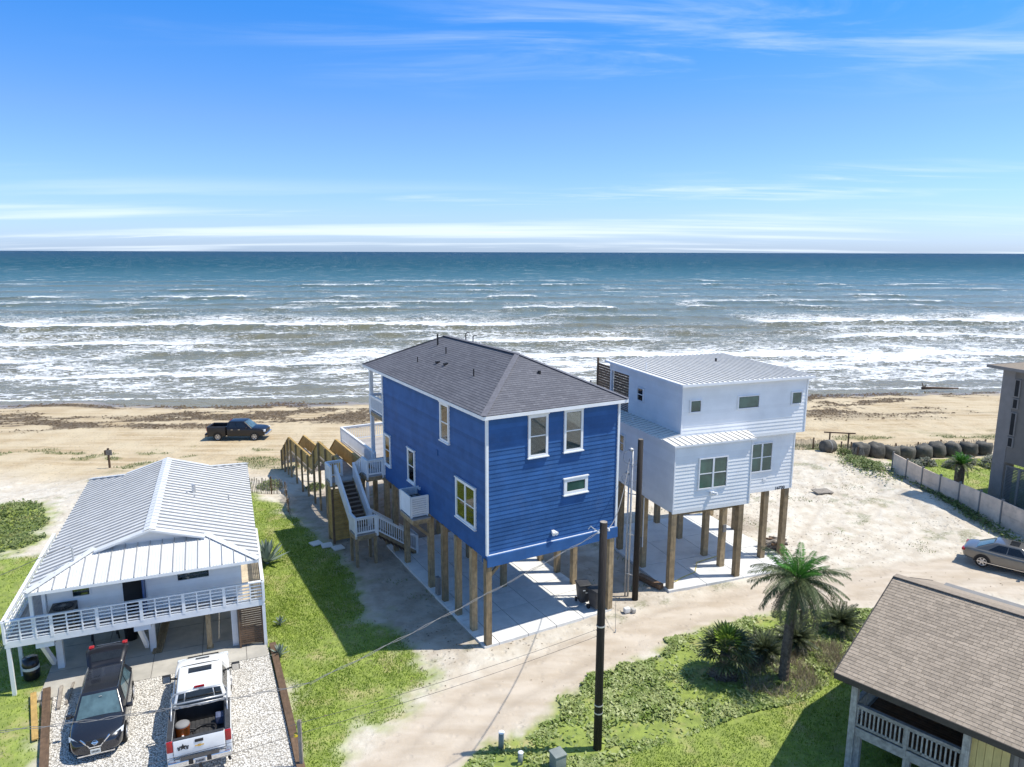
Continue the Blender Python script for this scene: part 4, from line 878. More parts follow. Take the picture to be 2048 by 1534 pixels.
bar('fascia', rb, M_FASC, (-.01, -.02, ez - .09), (Lr, -.02, ez - .09), .04, .2); bar('barge_board', rb, M_FASC, (-.02, 0, ez - .08), (-.02, run, rzz - .08), .04, .18); bar('barge_board', rb, M_FASC, (-.02, run, rzz - .08), (-.02, 2 * run, ez - .08), .04, .18)
M_GW = mat('weathered_white', (.34, .345, .34), .85, .25, 6, .3, 50, rnd=.15, grain=.5)
PZ = 1.65
pf = solid('porch_frame', br, M_GW, (.5, .38, PZ - .30), (3.75, .44, PZ + .02)); boxpart('porch_rim', pf, M_GW, (.5, .44, PZ - .3), (.56, 3.6, PZ + .02))
planks(pf, M_WOODD, .56, 3.75, .46, 3.6, PZ, .04, .14, 'x')
for p in ((.55, .41), (3.75, .41), (.55, 3.55)): bx('porch_post', br, M_GW, (p[0], p[1], 1.65), (.2, .2, 3.6))
railing(pf, (.62, .41, PZ), (2.15, .41, PZ), .85, M_GW, gap=.125, posts=(False, True), bw=.045); railing(pf, (2.15, .41, PZ), (3.7, .41, PZ), .85, M_GW, gap=.125, posts=(False, False), bw=.045); railing(pf, (.55, .5, PZ), (.55, 3.5, PZ), .85, M_GW, gap=.13, posts=(False, False), bw=.045)
M_YEL = mat('yellow_board', (.55, .46, .20), .7, .1, 3, rnd=.08, grain=.25)
yw = solid('wall', br, M_GREYL, (3.82, .55, .0), (Lr - .4, 2 * run - .5, ez + .02)); solid('wall', br, M_GREYL, (.6, 3.65, 1.3), (3.9, 2 * run - .5, ez + .3))
for i in range(5): bx('wall_board', yw, M_YEL, (3.9 + i * .2, .50, 2.3), (.19, .07, 2.4))
bx('corner_board', br, M_GW, (3.78, .5, 2.3), (.1, .1, 2.5)); bx('corner_board', br, M_GREYL, (4.95, .5, 2.3), (.1, .1, 2.5))
for p in ((.6, 3.7), (2.1, .5), (.6, .5)): bx('post', br, M_GW, (p[0] + .1, p[1] + .1, .6), (.2, .2, 1.6))
# ================================================================== grey building, right edge
gb = thing('grey_building', 'tall grey stilt building with slit windows at the right edge', 'building', (33.4, 47.6, 0), R(-72))
# local x along the visible long face (right/forward to camera), local y = depth towards sea
gwl = solid('wall', gb, M_GREY, (0, 0, 3.0), (9, 8.5, 9.35)); solid('corner_wall', gb, M_GREYL, (-.02, -.02, -.2), (.85, .95, 9.34))
gr = [(-.8, -.6, 9.5), (9.7, -.6, 9.5), (9.7, 9.2, 9.5), (-.8, 9.2, 9.5)]
rg = MB().add(gr + [(4.5, 2.6, 10.6), (4.5, 5.9, 10.6)] + [(p[0], p[1], 9.35) for p in gr], [(0, 1, 4), (1, 2, 5, 4), (2, 3, 5), (3, 0, 4, 5), (9, 8, 7, 6)]).build('roof', MATS['brown_shingle'], gb)
for p, q in ((0, 1), (1, 2), (2, 3), (3, 0)): bar('fascia', rg, M_GREYL, Vector(gr[p]) + Vector((0, 0, -.07)), Vector(gr[q]) + Vector((0, 0, -.07)), .05, .2)
gf = Wall('f', -.0)
for z0, z1 in ((7.55, 8.75), (6.75, 7.45), (4.9, 6.5), (4.1, 4.8)):
    fr_ = MB().box(gf.P(1.1, .04, (z0 + z1) / 2), gf.D(.42, .08, z1 - z0)).build('window', M_GREYL, gb); bx('pane', fr_, MATS['dark_interior'], gf.P(1.1, .085, (z0 + z1) / 2), gf.D(.26, .01, z1 - z0 - .12))
for i in range(3):
    x0 = .95 + i * .95
    pn = MB().box((x0 + .04, .1, 1.45), (.08, .08, 2.7)).box((x0 + .91, .1, 1.45), (.08, .08, 2.7)).box((x0 + .475, .1, 2.76), (.86, .08, .08)).box((x0 + .475, .1, .14), (.86, .08, .08)).build('louvre_panel', M_GREYL, gb)
    for k in range(24): bx('louvre', pn, MATS.get('blue_grey') or mat('blue_grey', (.15, .165, .185), .6, .1, 3), (x0 + .475, .1, .25 + k * .105), (.80, .02, .10), (R(30), 0, 0))
for p in ((4.1, .2), (6.4, .2), (8.8, .2), (8.8, 8.2), (.5, 8.2), (4.2, 8.2)): bx('piling', gb, M_GREYL, (p[0], p[1], 1.4), (.35, .35, 3.4))
gd = solid('balcony', gb, M_WOODG, (-1.7, 4.2, 3.25), (0, 8.5, 3.5)); railing(gd, (-1.65, 4.25, 3.5), (-1.65, 8.4, 3.5), .95, M_WOODG, gap=.16, bw=.05); railing(gd, (-1.65, 4.25, 3.5), (-.1, 4.25, 3.5), .95, M_WOODG, gap=.16, bw=.05)
# ------------------------------------------------------------------ vehicles (local x forward, y left)
def paint(name, c, rough=.25, metallic=0.0, coat=.8): return mat(name, c, rough, .04, 3, metallic=metallic, coat=coat, spec=.5)
P_BLACK = paint('black_paint', (.012, .013, .020)); P_NAVY = paint('navy_paint', (.008, .008, .012), .35, 0.0, .25); P_WHITE = paint('white_paint', (.78, .78, .77), .35); P_BRONZE = paint('bronze_paint', (.175, .168, .155), .3, .5); P_WHITE2 = paint('white_paint_b', (.75, .76, .77))
mat('dark_glass', (.014, .016, .018), .08, .3, 2, spec=.6)
def subs(o, lv=2):
    md = o.modifiers.new('smooth', 'SUBSURF'); md.levels = lv; md.render_levels = lv
    for p in o.data.polygons: p.use_smooth = True
    return o
def bev(o, w=.05, n=3):
    md = o.modifiers.new('round', 'BEVEL'); md.width = w; md.segments = n; md.limit_method = 'ANGLE'
    for p in o.data.polygons: p.use_smooth = True
    return o
def loftbody(sec, m, parent, name='body'):
    """sec: (x, halfwidth, zbottom, zshoulder, ztop)"""
    mb = MB(); rings = []
    for x_, w, zb, zs, zt in sec:
        half = [(w * .55, zb), (w * .93, zb + .02), (w, zb + .16), (w * 1.0, (zb + zs) / 2 + .05), (w * .985, zs - .04), (w * .93, zs + .01), (w * .80, zs + (zt - zs) * .55), (w * .4, zt)]
        ring = [(x_, a, b_) for a, b_ in half] + [(x_, -a, b_) for a, b_ in half[::-1]]
        rings.append(ring)
    n = len(rings[0]); vs = [v for r in rings for v in r]
    fs = [(i * n + k, (i + 1) * n + k, (i + 1) * n + (k + 1) % n, i * n + (k + 1) % n) for i in range(len(rings) - 1) for k in range(n)]
    h = n // 2
    for base, rev in ((0, False), ((len(rings) - 1) * n, True)):
        for k in range(h - 1):
            f = (base + k, base + k + 1, base + n - 2 - k, base + n - 1 - k); fs.append(f[::-1] if rev else f)
    return subs(mb.add(vs, fs).build(name, m, parent))
def cabin(parent, m, xb0, xb1, wb, zb, xt0, xt1, wt, zt, name='cabin', crown=.05, roofm=None):
    c = dict(rbl=(xb0, wb, zb), rbr=(xb0, -wb, zb), fbl=(xb1, wb, zb), fbr=(xb1, -wb, zb), rtl=(xt0, wt, zt), rtr=(xt0, -wt, zt), ftl=(xt1, wt, zt), ftr=(xt1, -wt, zt))
    k = list(c); ix = {n_: i for i, n_ in enumerate(k)}
    o = MB().add([c[n_] for n_ in k], [tuple(ix[n_] for n_ in f) for f in (('fbl', 'fbr', 'ftr', 'ftl'), ('rbr', 'rbl', 'rtl', 'rtr'), ('rbl', 'fbl', 'ftl', 'rtl'), ('fbr', 'rbr', 'rtr', 'ftr'), ('rtl', 'ftl', 'ftr', 'rtr'))]).build(name, m, parent)
    bev(o, .07, 4); c = {n_: Vector(v) for n_, v in c.items()}; c['o'] = o
    return c
def pane(parent, corners, s0, s1, t0, t1, m, name='window', off=.012, bulge=0.0, n=6):
    """bilinear patch on quad corners (bl, br, tr, tl)"""
    a, b_, c, d = corners; nr = (d - a).cross(b_ - a).normalized(); mb = MB(); vs = []
    for i in range(n + 1):
        for j in range(n + 1):
            s_, t_ = s0 + (s1 - s0) * i / n, t0 + (t1 - t0) * j / n
            p = (a * (1 - s_) + b_ * s_) * (1 - t_) + (d * (1 - s_) + c * s_) * t_
            vs.append(p + nr * (off + bulge * (1 - (2 * i / n - 1) ** 2)))
    fs = [(i * (n + 1) + j, (i + 1) * (n + 1) + j, (i + 1) * (n + 1) + j + 1, i * (n + 1) + j + 1) for i in range(n) for j in range(n)]
    return mb.add(vs, fs).build(name, m, parent, True)
_wheel = {}
def wheel(parent, x_, y_, r, w, rimm=None):
    sg = 1 if y_ > 0 else -1; rimm = rimm or M_RIM
    key = (r, w)
    if key not in _wheel:
        ty = MB().lathe([(r * .6, -w / 2), (r * .93, -w / 2), (r, -w / 2 + .03), (r, w / 2 - .03), (r * .93, w / 2), (r * .66, w / 2), (r * .62, w / 2 - .03)], 24).mesh('tyre', M_TYRE, True)
        rm = MB().lathe([(r * .67, w / 2 - .02), (r * .64, w / 2 + .004), (r * .58, w / 2 - .01), (r * .57, w / 2 - .05), (.01, w / 2 - .052)], 24)
        rim = rm.mesh('rim', M_DARK, False)
        sp = MB()
        for k in range(6):
            a = k * math.pi / 3; sp.box((math.cos(a) * r * .33, math.sin(a) * r * .33, w / 2 - .015), (r * .56, r * .20, .03), a)
        sp.lathe([(r * .67, w / 2 - .01), (r * .66, w / 2 + .012), (r * .59, w / 2 + .006), (r * .58, w / 2 - .03)], 24, caps=False); sp.lathe([(r * .16, w / 2 - .03), (r * .15, w / 2 + .012), (.005, w / 2 + .016)], 12)
        _wheel[key] = (ty, rim, sp.mesh('spokes', rimm))
    ty, rim, sp = _wheel[key]
    o = link('wheel', ty, parent, (x_, y_, r), (R(-90) * sg, 0, 0)); link('rim', rim, o); link('spokes', sp, o)
    ar = MB(); n = 18
    for k in range(n):
        a0, a1 = R(-8) + k * R(196) / n, R(-8) + (k + 1) * R(196) / n
        q = lambda a, rr, yy_: (x_ + math.cos(a) * rr, yy_, r + math.sin(a) * rr)
        yo = y_ + sg * (w / 2 - .005)
        ar.add([q(a0, r * .98, yo), q(a1, r * .98, yo), q(a1, r * 1.19, yo), q(a0, r * 1.19, yo), q(a0, r * .98, yo - sg * .12), q(a1, r * .98, yo - sg * .12)], [(0, 1, 2, 3), (0, 1, 5, 4)])
    ar.build('wheel_arch', M_BLACK, parent)
def mirror(parent, m, x_, y_, z_, sg, big=False):
    o = MB().box((0, 0, 0), (.12, .30 if big else .22, .30 if big else .16)).build('wing_mirror', m, parent, loc=(x_, y_ + sg * (.22 if big else .12), z_)); bev(o, .03)
    bar('mirror_arm', o, m, (0, -sg * .1, -.02), (.0, -sg * (.32 if big else .2), -.06), .05, .05)
    bx('mirror_glass', o, M_CGLASS if not big else M_CHROME, (-.065, 0, 0), (.008, .24 if big else .18, .24 if big else .12)); return o
def plate(parent, loc, rz, m=None, n=6, tilt=0):
    o = MB().box((0, 0, 0), (.02, .33, .17)).build('number_plate', m or M_PLATE, parent, loc=loc, rot=(0, tilt, rz))
    for i in range(n): bx('plate_character', o, M_BLACK, (.0125, -.11 + i * .044, -.005), (.004, .026, .07))
    return o
# --- dark SUV with raised tailgate
suv = thing('parked_suv', 'black crossover suv on white gravel with its tailgate raised', 'car', (-14.84, 23.28, .02), R(-67)); suv.scale = (.92, .92, .92)
loftbody([(2.34, .55, .36, .60, .68), (2.24, .80, .28, .80, .92), (1.7, .91, .26, .94, 1.05), (1.0, .92, .25, .99, 1.10), (0, .92, .25, 1.0, 1.08), (-1.4, .92, .26, 1.02, 1.08), (-2.05, .89, .3, 1.0, 1.06), (-2.3, .80, .42, .9, .96)], P_BLACK, suv)
c = cabin(suv, P_BLACK, -2.12, 1.12, .86, 1.0, -1.52, .42, .64, 1.66)
cg = c['o']
pane(suv, (c['fbl'], c['fbr'], c['ftr'], c['ftl']), .06, .94, .04, .92, MATS.get('windscreen') or mat('windscreen', (.075, .125, .14), .06, .35, 2.2, spec=.9), 'windscreen', .02, .03)
for sg, (a, b_, cc, d) in ((1, (c['rbl'], c['fbl'], c['ftl'], c['rtl'])), (-1, (c['fbr'], c['rbr'], c['rtr'], c['ftr']))):
    for s0, s1 in ((.16, .45), (.48, .80)):
        if sg < 0: s0, s1 = 1 - s1, 1 - s0
        pane(suv, (a, b_, cc, d), s0, s1, .12, .86, MATS['windscreen'], 'side_window')
for sg in (-1, 1):
    MB().tube([(-1.5, sg * .62, 1.70), (-.9, sg * .64, 1.73), (0, sg * .64, 1.72), (.40, sg * .62, 1.69)], .016, 6).build('roof_rail', M_CHROME, suv)
    mirror(suv, P_BLACK, .78, sg * .90, 1.06, sg)
    wheel(suv, 1.42, sg * .82, .35, .22); wheel(suv, -1.33, sg * .82, .35, .22)
    hl = MB().add([(2.27, sg * .50, .70), (1.95, sg * .88, .76), (1.80, sg * .90, .90), (2.12, sg * .66, .90), (2.24, sg * .50, .80)], [(0, 1, 2, 3, 4) if sg < 0 else (4, 3, 2, 1, 0)]).build('headlight', M_LAMP, suv)
    bar('chrome_trim', suv, M_CHROME, (2.35, sg * .16, .62), (2.22, sg * .48, .90), .05, .04)
    bar('sill_trim', suv, M_CHROME, (-1.0, sg * .94, .38), (1.1, sg * .94, .38), .02, .04)
gr_ = MB().box((2.31, 0, .74), (.05, .56, .24)).build('grille', M_BLACK, suv); bar('chrome_trim', gr_, M_CHROME, (2.36, -.2, .62), (2.36, .2, .62), .04, .05)
em = MB().lathe([(.085, 0), (.09, .015), (.075, .02), (.07, .0)], 18).build('emblem', M_CHROME, gr_, loc=(2.345, 0, .78), rot=(0, R(70), 0)); bx('emblem_bar', em, M_CHROME, (0, 0, .015), (.035, .22, .012))
plate(suv, (2.38, 0, .46), 0); bx('bumper_lip', suv, M_CHROME, (2.30, 0, .31), (.06, 1.2, .05))
for sg in (-1, 1): bar('wiper', suv, M_BLACK, (1.08, sg * .05, 1.08), (.98, sg * .05 + .55, 1.16), .02, .02)
bx('dashboard_papers', suv, M_PLATE, (.62, .05, 1.56), (.08, .10, .01), (0, R(-42), 0))
# tailgate
tg = MB(); nx, ny = 6, 8; prof_t = [(-1.50, 1.66), (-1.72, 1.74), (-2.0, 1.90), (-2.3, 2.02), (-2.55, 2.02), (-2.72, 1.93)]; vs = []
for i, (px, pz) in enumerate(prof_t):
    for j in range(ny + 1):
        a = -1 + 2 * j / ny; w_ = .62 + .16 * min(1, i / 3) - (.06 if i == 5 else 0); vs.append((px + .10 * a * a, a * w_, pz - .05 * a * a))
fs = [(i * (ny + 1) + j, i * (ny + 1) + j + 1, (i + 1) * (ny + 1) + j + 1, (i + 1) * (ny + 1) + j) for i in range(5) for j in range(ny)]
tgo = tg.add(vs, fs).build('tailgate', P_NAVY, suv, True); sd = tgo.modifiers.new('thick', 'SOLIDIFY'); sd.thickness = .07
mb = MB(); mb.add([(-1.74, -.52, 1.765), (-1.74, .52, 1.765), (-2.08, .60, 1.945), (-2.08, -.60, 1.945)], [(0, 1, 2, 3)]); mb.build('rear_window', MATS['dark_glass'], tgo)
for sg in (-1, 1): bev(MB().box((-2.60, sg * .62, 1.97), (.22, .20, .11)).build('tail_light', M_RED, tgo), .03)
bx('tailgate_trim', tgo, M_CHROME, (-2.70, 0, 1.955), (.03, .9, .04)); bx('cargo_opening', suv, M_DARK, (-2.2, 0, 1.15), (.06, 1.2, .8))
# --- pickups
def pickup(name, label, loc, rz, P, L=5.85, rack=False, bigm=False, k=1.0, bedm=None):
    tr = thing(name, label, 'pickup truck', loc, rz); tr.scale = (k, k, k)
    loftbody([(2.92, .70, .50, .85, .90), (2.84, .92, .42, 1.10, 1.16), (2.3, 1.0, .40, 1.20, 1.27), (1.5, 1.01, .38, 1.24, 1.30), (.3, 1.01, .38, 1.26, 1.30), (-.80, 1.01, .38, 1.26, 1.30), (-.98, .99, .40, 1.24, 1.28)], P, tr)
    c = cabin(tr, P, -.95, 1.62, .93, 1.22, -.72, .82, .74, 1.92)
    pane(tr, (c['fbl'], c['fbr'], c['ftr'], c['ftl']), .06, .94, .06, .92, MATS['windscreen'], 'windscreen', .02, .02)
    pane(tr, (c['rbr'], c['rbl'], c['rtl'], c['rtr']), .06, .94, .2, .86, MATS['dark_glass'], 'rear_window', .015)
    for sg, q in ((1, (c['rbl'], c['fbl'], c['ftl'], c['rtl'])), (-1, (c['fbr'], c['rbr'], c['rtr'], c['ftr']))):
        for s0, s1 in ((.08, .40), (.43, .80)):
            if sg < 0: s0, s1 = 1 - s1, 1 - s0
            pane(tr, q, s0, s1, .14, .86, MATS['dark_glass'], 'side_window')
    B0, B1 = -2.80, -1.02; bed = MB()
    for sg in (-1, 1):
        bed.box(((B0 + B1) / 2, sg * .91, .92), (B1 - B0, .20, .94))
    bd = bev(bed.box(((B0 + B1) / 2, 0, .62), (B1 - B0, 1.7, .2)).build('bed', P, tr), .035, 3)
    fl_ = MB().box(((B0 + B1) / 2, 0, .76), (B1 - B0, 1.62, .07)).build('bed_liner', bedm or M_BINS, bd)
    for i in range(11): bx('liner_rib', fl_, bedm or M_BINS, ((B0 + B1) / 2, -.70 + i * .14, .805), (B1 - B0 - .1, .07, .025))
    for sg in (-1, 1):
        bx('liner_wall', fl_, M_BLACK, ((B0 + B1) / 2, sg * .80, 1.08), (B1 - B0 - .05, .03, .58)); bx('rail_cap', bd, M_BINS, ((B0 + B1) / 2, sg * .905, 1.405), (B1 - B0, .17, .035))
        tl = bev(MB().box((-2.80, sg * .90, 1.17), (.10, .20, .40)).build('tail_light', M_RED, tr), .03); 
        wheel(tr, 1.83, sg * .88, .40, .27); wheel(tr, -1.78, sg * .88, .40, .27); mirror(tr, M_BLACK if bigm else P, 1.12, sg * 1.0, 1.36, sg, bigm)
        bev(MB().box((2.80, sg * .78, .98), (.16, .34, .22)).build('headlight', M_LAMP, tr), .04)
        for dx in (.35, -.35): bx('door_handle', tr, M_CHROME if not bigm else P, (dx, sg * 1.02, 1.13), (.2, .03, .04))
    bx('head_board', bd, P, (B1 + .03, 0, 1.08), (.06, 1.7, .64)); bx('head_liner', fl_, M_BLACK, (B1 - .02, 0, 1.08), (.03, 1.6, .58))
    tgt = bev(MB().box((-2.80, 0, 1.08), (.13, 1.60, .62)).build('tailgate', P, tr), .035); bx('tailgate_cap', tgt, M_BINS, (-2.80, 0, 1.40), (.12, 1.56, .02))
    bx('tailgate_handle', tgt, M_BLACK, (-2.872, 0, 1.25), (.02, .26, .1))
    bp = bev(MB().box((-2.95, 0, .62), (.22, 1.96, .22)).build('rear_bumper', M_CHROME if bigm else P, tr), .04); bx('bumper_step', bp, M_BINS, (-2.95, 0, .735), (.18, 1.2, .02))
    plate(bp, (-3.065, 0, .64), math.pi, MATS.get('grey_plate') or mat('grey_plate', (.35, .36, .38), .5, .1, 10))
    for sg in (-1, 1): bx('bumper_bracket', bp, M_BLACK, (-3.05, sg * .28, .65), (.06, .14, .16))
    fb = bev(MB().box((2.92, 0, .58), (.2, 1.9, .26)).build('front_bumper', M_CHROME, tr), .05); bx('grille', tr, M_BLACK, (2.90, 0, .95), (.06, 1.16, .28)); MB().tube([(-2.3, -.75, .45), (-3.08, -.92, .42)], .045, 8).build('exhaust_pipe', M_BLACK, tr)
    bx('hitch', bp, M_BLACK, (-3.12, 0, .45), (.25, .08, .08))
    bx('brake_light', tr, M_RED, (-.735, 0, 1.925), (.05, .34, .06))
    if rack:
        bx('sunroof', tr, MATS['dark_glass'], (.42, 0, 1.93), (.34, .80, .014))
        for i in range(4): bx('roof_rib', tr, P, (-.2, -.36 + i * .24, 1.922), (.75, .03, .014))
        bx('hood_vent', tr, M_BLACK, (2.35, 0, 1.285), (.05, .5, .02))
        rk = MB()
        for sg in (-1, 1): rk.tube([(-1.10, sg * .90, 1.42), (-1.10, sg * .90, 1.85), (-1.02, sg * .80, 1.95), (-1.02, 0, 1.98)], .03, 6); rk.tube([(-1.75, sg * .90, 1.42), (-1.10, sg * .90, 1.72)], .025, 6)
        rk.tube([(-1.12, -.9, 1.62), (-1.12, .9, 1.62)], .035, 6); rk.tube([(-1.14, -.88, 1.50), (-1.14, .88, 1.50)], .025, 6); rk.tube([(-1.1, -.5, 1.62), (-1.02, -.45, 1.97)], .02, 6); rk.tube([(-1.1, .5, 1.62), (-1.02, .45, 1.97)], .02, 6)
        rk.build('headache_rack', M_GALV, tr, True)
        gd_ = mat('gold_emblem', (.62, .40, .10), .3, .1, 10, metallic=.6)
        MB().slab([(-2.871, -.14, 1.05), (-2.871, -.14, 1.085), (-2.871, -.05, 1.085), (-2.871, -.05, 1.105), (-2.871, .05, 1.105), (-2.871, .05, 1.085), (-2.871, .14, 1.085), (-2.871, .14, 1.05), (-2.871, .05, 1.05), (-2.871, .05, 1.03), (-2.871, -.05, 1.03), (-2.871, -.05, 1.05)], (1, 0, 0), .012).build('emblem', gd_, tgt)
        st_ = []
        for k in range(10):
            a = math.pi / 2 + k * math.pi / 5; r_ = .13 if k % 2 == 0 else .055; st_.append((-2.872, .50 + r_ * math.cos(a), 1.12 + r_ * math.sin(a)))
        dc = MB().slab(st_, (1, 0, 0), .006).build('decal', M_BLACK, tgt)
        for sg in (-1, 1):
            for q in range(3): bx('decal_bar', dc, M_BLACK, (-2.872, .50 + sg * .13, 1.12 - q * .045), (.006, .10 - q * .02, .03), (R(sg * 18), 0, 0))
    return tr
wt = pickup('pickup_truck', 'white pickup truck with silver headache rack on white gravel', (-11.28, 23.38, .02), R(112), P_WHITE, rack=True, bigm=True, k=.98)
pickup('pickup_truck', 'black pickup truck driving along the beach sand', (-26.25, 66.35, float(gz(-26.2, 66.3)) + .02), R(2.5), P_NAVY, k=.95)
WTA = R(112)
def wtp(x_, y_, z_): return (-11.28 + x_ * math.cos(WTA) - y_ * math.sin(WTA), 23.38 + x_ * math.sin(WTA) + y_ * math.cos(WTA), z_ + .02)
cl_ = thing('water_cooler', 'orange water cooler with grey lid in the white pickup bed', 'cooler', wtp(-1.75, .55, .82))
M_OR = mat('orange_plastic', (.75, .17, .02), .5, .06, 5)
MB().lathe([(.19, 0), (.215, .02), (.23, .36), (.24, .37), (.01, .375)], 18).build('body', M_OR, cl_, True); MB().lathe([(.235, .37), (.235, .42), (.17, .46), (.01, .47)], 18).build('lid', M_GREYL, cl_, True); bx('spigot', cl_, M_WHITE, (.1, -.22, .1), (.05, .06, .06))
hs_ = MB(); hs_.tube([(.36 * math.cos(a), .36 * math.sin(a) * (1 - .1 * math.sin(a * 3)), .05 + .03 * math.sin(a * 2)) for a in np.linspace(.4, 6.1, 26)] + [(.55, -.02, .1), (.75, .1, .25)], .035, 7)
o = hs_.build('hose', M_BLACK, None, True, loc=wtp(-1.85, -.12, .83), rot=(0, 0, WTA + 1.2)); tagthing(o, 'black hose curled in the white pickup bed', 'hose')
o = bev(MB().box((0, 0, .15), (.34, .28, .3)).build('toolbox', mat('blue_red_case', (.10, .12, .20), .5, .3, 8), None, loc=wtp(-1.45, -.62, .82), rot=(0, 0, WTA)), .03); tagthing(o, 'small dark toolbox in the white pickup bed corner', 'toolbox')
# --- sedan
def sedan(label, loc, rz, P):
    sd_ = thing('parked_sedan', label, 'car', loc, rz)
    loftbody([(2.46, .58, .30, .54, .60), (2.34, .82, .24, .68, .76), (1.6, .93, .21, .82, .92), (.9, .94, .20, .87, .95), (-.3, .94, .20, .90, .96), (-1.3, .94, .21, .94, .99), (-2.1, .88, .26, .93, .99), (-2.38, .78, .36, .86, .93), (-2.46, .66, .42, .74, .80)], P, sd_)
    c = cabin(sd_, P, -1.95, 1.05, .80, .92, -.95, .22, .58, 1.43); q4 = MATS['dark_glass']
    pane(sd_, (c['fbl'], c['fbr'], c['ftr'], c['ftl']), .05, .95, .08, .92, MATS['windscreen'], 'windscreen', .02, .03); pane(sd_, (c['rbr'], c['rbl'], c['rtl'], c['rtr']), .08, .92, .16, .9, MATS['windscreen'], 'rear_window', .02, .03)
    for sg, q in ((1, (c['rbl'], c['fbl'], c['ftl'], c['rtl'])), (-1, (c['fbr'], c['rbr'], c['rtr'], c['ftr']))):
        for s0, s1 in ((.20, .50), (.52, .84)):
            if sg < 0: s0, s1 = 1 - s1, 1 - s0
            pane(sd_, q, s0, s1, .14, .84, q4, 'side_window')
        wheel(sd_, 1.48, sg * .83, .34, .24); wheel(sd_, -1.45, sg * .83, .34, .24); mirror(sd_, P, .72, sg * .88, .98, sg)
        bev(MB().box((-2.40, sg * .62, .76), (.16, .38, .14)).build('tail_light', M_RED, sd_), .03)
        bar('chrome_trim', sd_, M_CHROME, (-1.7, sg * .945, .32), (1.2, sg * .945, .32), .02, .03)
        for dx in (-.75, .25): bx('door_handle', sd_, P, (dx, sg * .955, .80), (.18, .03, .035))
    bx('sunroof', sd_, q4, (-.15, 0, 1.435), (.42, .76, .02)); return sd_
sedan('bronze grey sedan parked on white sand at the right edge', (27.55, 36.35, .02), R(-42), P_BRONZE)
sedan('white car half hidden under the white house', _l(1.3, 11.2, .02, WO, WA), WA + R(95), P_WHITE2)
# ------------------------------------------------------------------ driveway and timber edging
mg = bpy.data.materials.new('gravel'); mg.use_nodes = True; t = mg.node_tree; b = t.nodes['Principled BSDF']
pos = N(t, 'ShaderNodeNewGeometry').outputs['Position']
vo = N(t, 'ShaderNodeTexVoronoi'); vo.inputs['Scale'].default_value = 17; t.links.new(pos, vo.inputs['Vector'])
cr = N(t, 'ShaderNodeSeparateColor'); t.links.new(vo.outputs['Color'], cr.inputs[0])
c = ramp(t, cr.outputs[0], [(0, (.24, .22, .19)), (.10, (.48, .45, .40)), (.3, (.68, .655, .61)), (1, (.82, .80, .76))])
c = mixc(t, maprange(t, vo.outputs['Distance'], .35, .75), c, (.22, .205, .18)); c = mixc(t, mth(t, 'MULTIPLY', maprange(t, noise(t, pos, .8, 4, .6), .45, .7), .3), c, (.36, .33, .28))
t.links.new(c, b.inputs['Base Color']); b.inputs['Roughness'].default_value = .9
bn = N(t, 'ShaderNodeBump'); bn.inputs['Strength'].default_value = .8; bn.inputs['Distance'].default_value = .04; bn.invert = True
t.links.new(vo.outputs['Distance'], bn.inputs['Height']); t.links.new(bn.outputs[0], b.inputs['Normal'])
dp = [(-18.2, 25.3), (-18.6, 26.5), (-17.9, 26.9), (-10.6, 28.55), (-7.2, 21.08), (-3.9, 13.5), (-11.5, 12.5), (-15.65, 21.05)]
dp = [(-17.95, 25.2), (-18.55, 26.2), (-10.6, 28.35), (-7.2, 21.08), (-3.9, 13.5), (-11.0, 13.0), (-15.55, 21.05)]
o = MB().slab([(p[0], p[1], .03) for p in dp], (0, 0, 1), .35).build('driveway', mg); o['kind'] = 'structure'; o['label'] = 'white gravel driveway in front of the cottage'
# loose stones on the gravel
ns = 9000; px = RNG.uniform(-19, -4, ns * 3); py = RNG.uniform(14, 28.4, ns * 3); k = polydist(dp, px, py) > .12; px, py = px[k][:ns], py[k][:ns]; ns = len(px)
sz = RNG.uniform(.012, .030, (ns, 1)); base = np.array([(1, 0, 0), (-.5, .86, 0), (-.5, -.86, 0), (0, 0, .8)]); a = RNG.uniform(0, 6.28, ns)
ca, sa = np.cos(a)[:, None], np.sin(a)[:, None]
V = np.stack([base[None, :, 0] * ca - base[None, :, 1] * sa, base[None, :, 0] * sa + base[None, :, 1] * ca, np.repeat(base[None, :, 2], ns, 0)], 2) * sz[:, None, :] + np.stack([px, py, np.full(ns, .03)], 1)[:, None, :]
F = (np.arange(ns)[:, None, None] * 4 + np.array([(0, 1, 3), (1, 2, 3), (2, 0, 3)])[None]).reshape(-1, 3)
o = link('gravel_stones', fastmesh('gravel_stones', V.reshape(-1, 3), F, mat('stone', (.58, .55, .50), .9, .2, 6, rnd=.4, island=True))); o['kind'] = 'stuff'; o['label'] = 'loose pale stones on the driveway'; o['category'] = 'gravel'
def timber(name, label, p, q, w, h, m, cat='timber', z=.0, group=None, segs=1):
    p, q = Vector((p[0], p[1], z)), Vector((q[0], q[1], z)); t_ = thing(name, label, cat, p, 0, group); d = q - p
    for i in range(segs): bar('beam', t_, m, d * (i / segs) + Vector((0, 0, h / 2 + random.uniform(0, .012))), d * ((i + .995) / segs) + Vector((0, 0, h / 2)), w, h)
    return t_
timber('edging_timber', 'brown timber edging right of the gravel driveway', (-10.45, 28.5), (-6.2, 19.2), .26, .18, M_WOODD, segs=3)
timber('edging_timber', 'brown timber edging left of the gravel driveway', (-18.2, 25.2), (-14.6, 19.4), .26, .16, M_WOODD, segs=2)
timber('plank', 'yellow plank lying on grass left of the driveway', (-18.6, 25.0), (-16.75, 22.3), .20, .05, M_WOODY, 'plank', .04)
timber('plank', 'grey fence rail lying beside the black suv', (-17.75, 25.4), (-17.0, 24.0), .12, .09, M_WOODG, 'plank', .04)
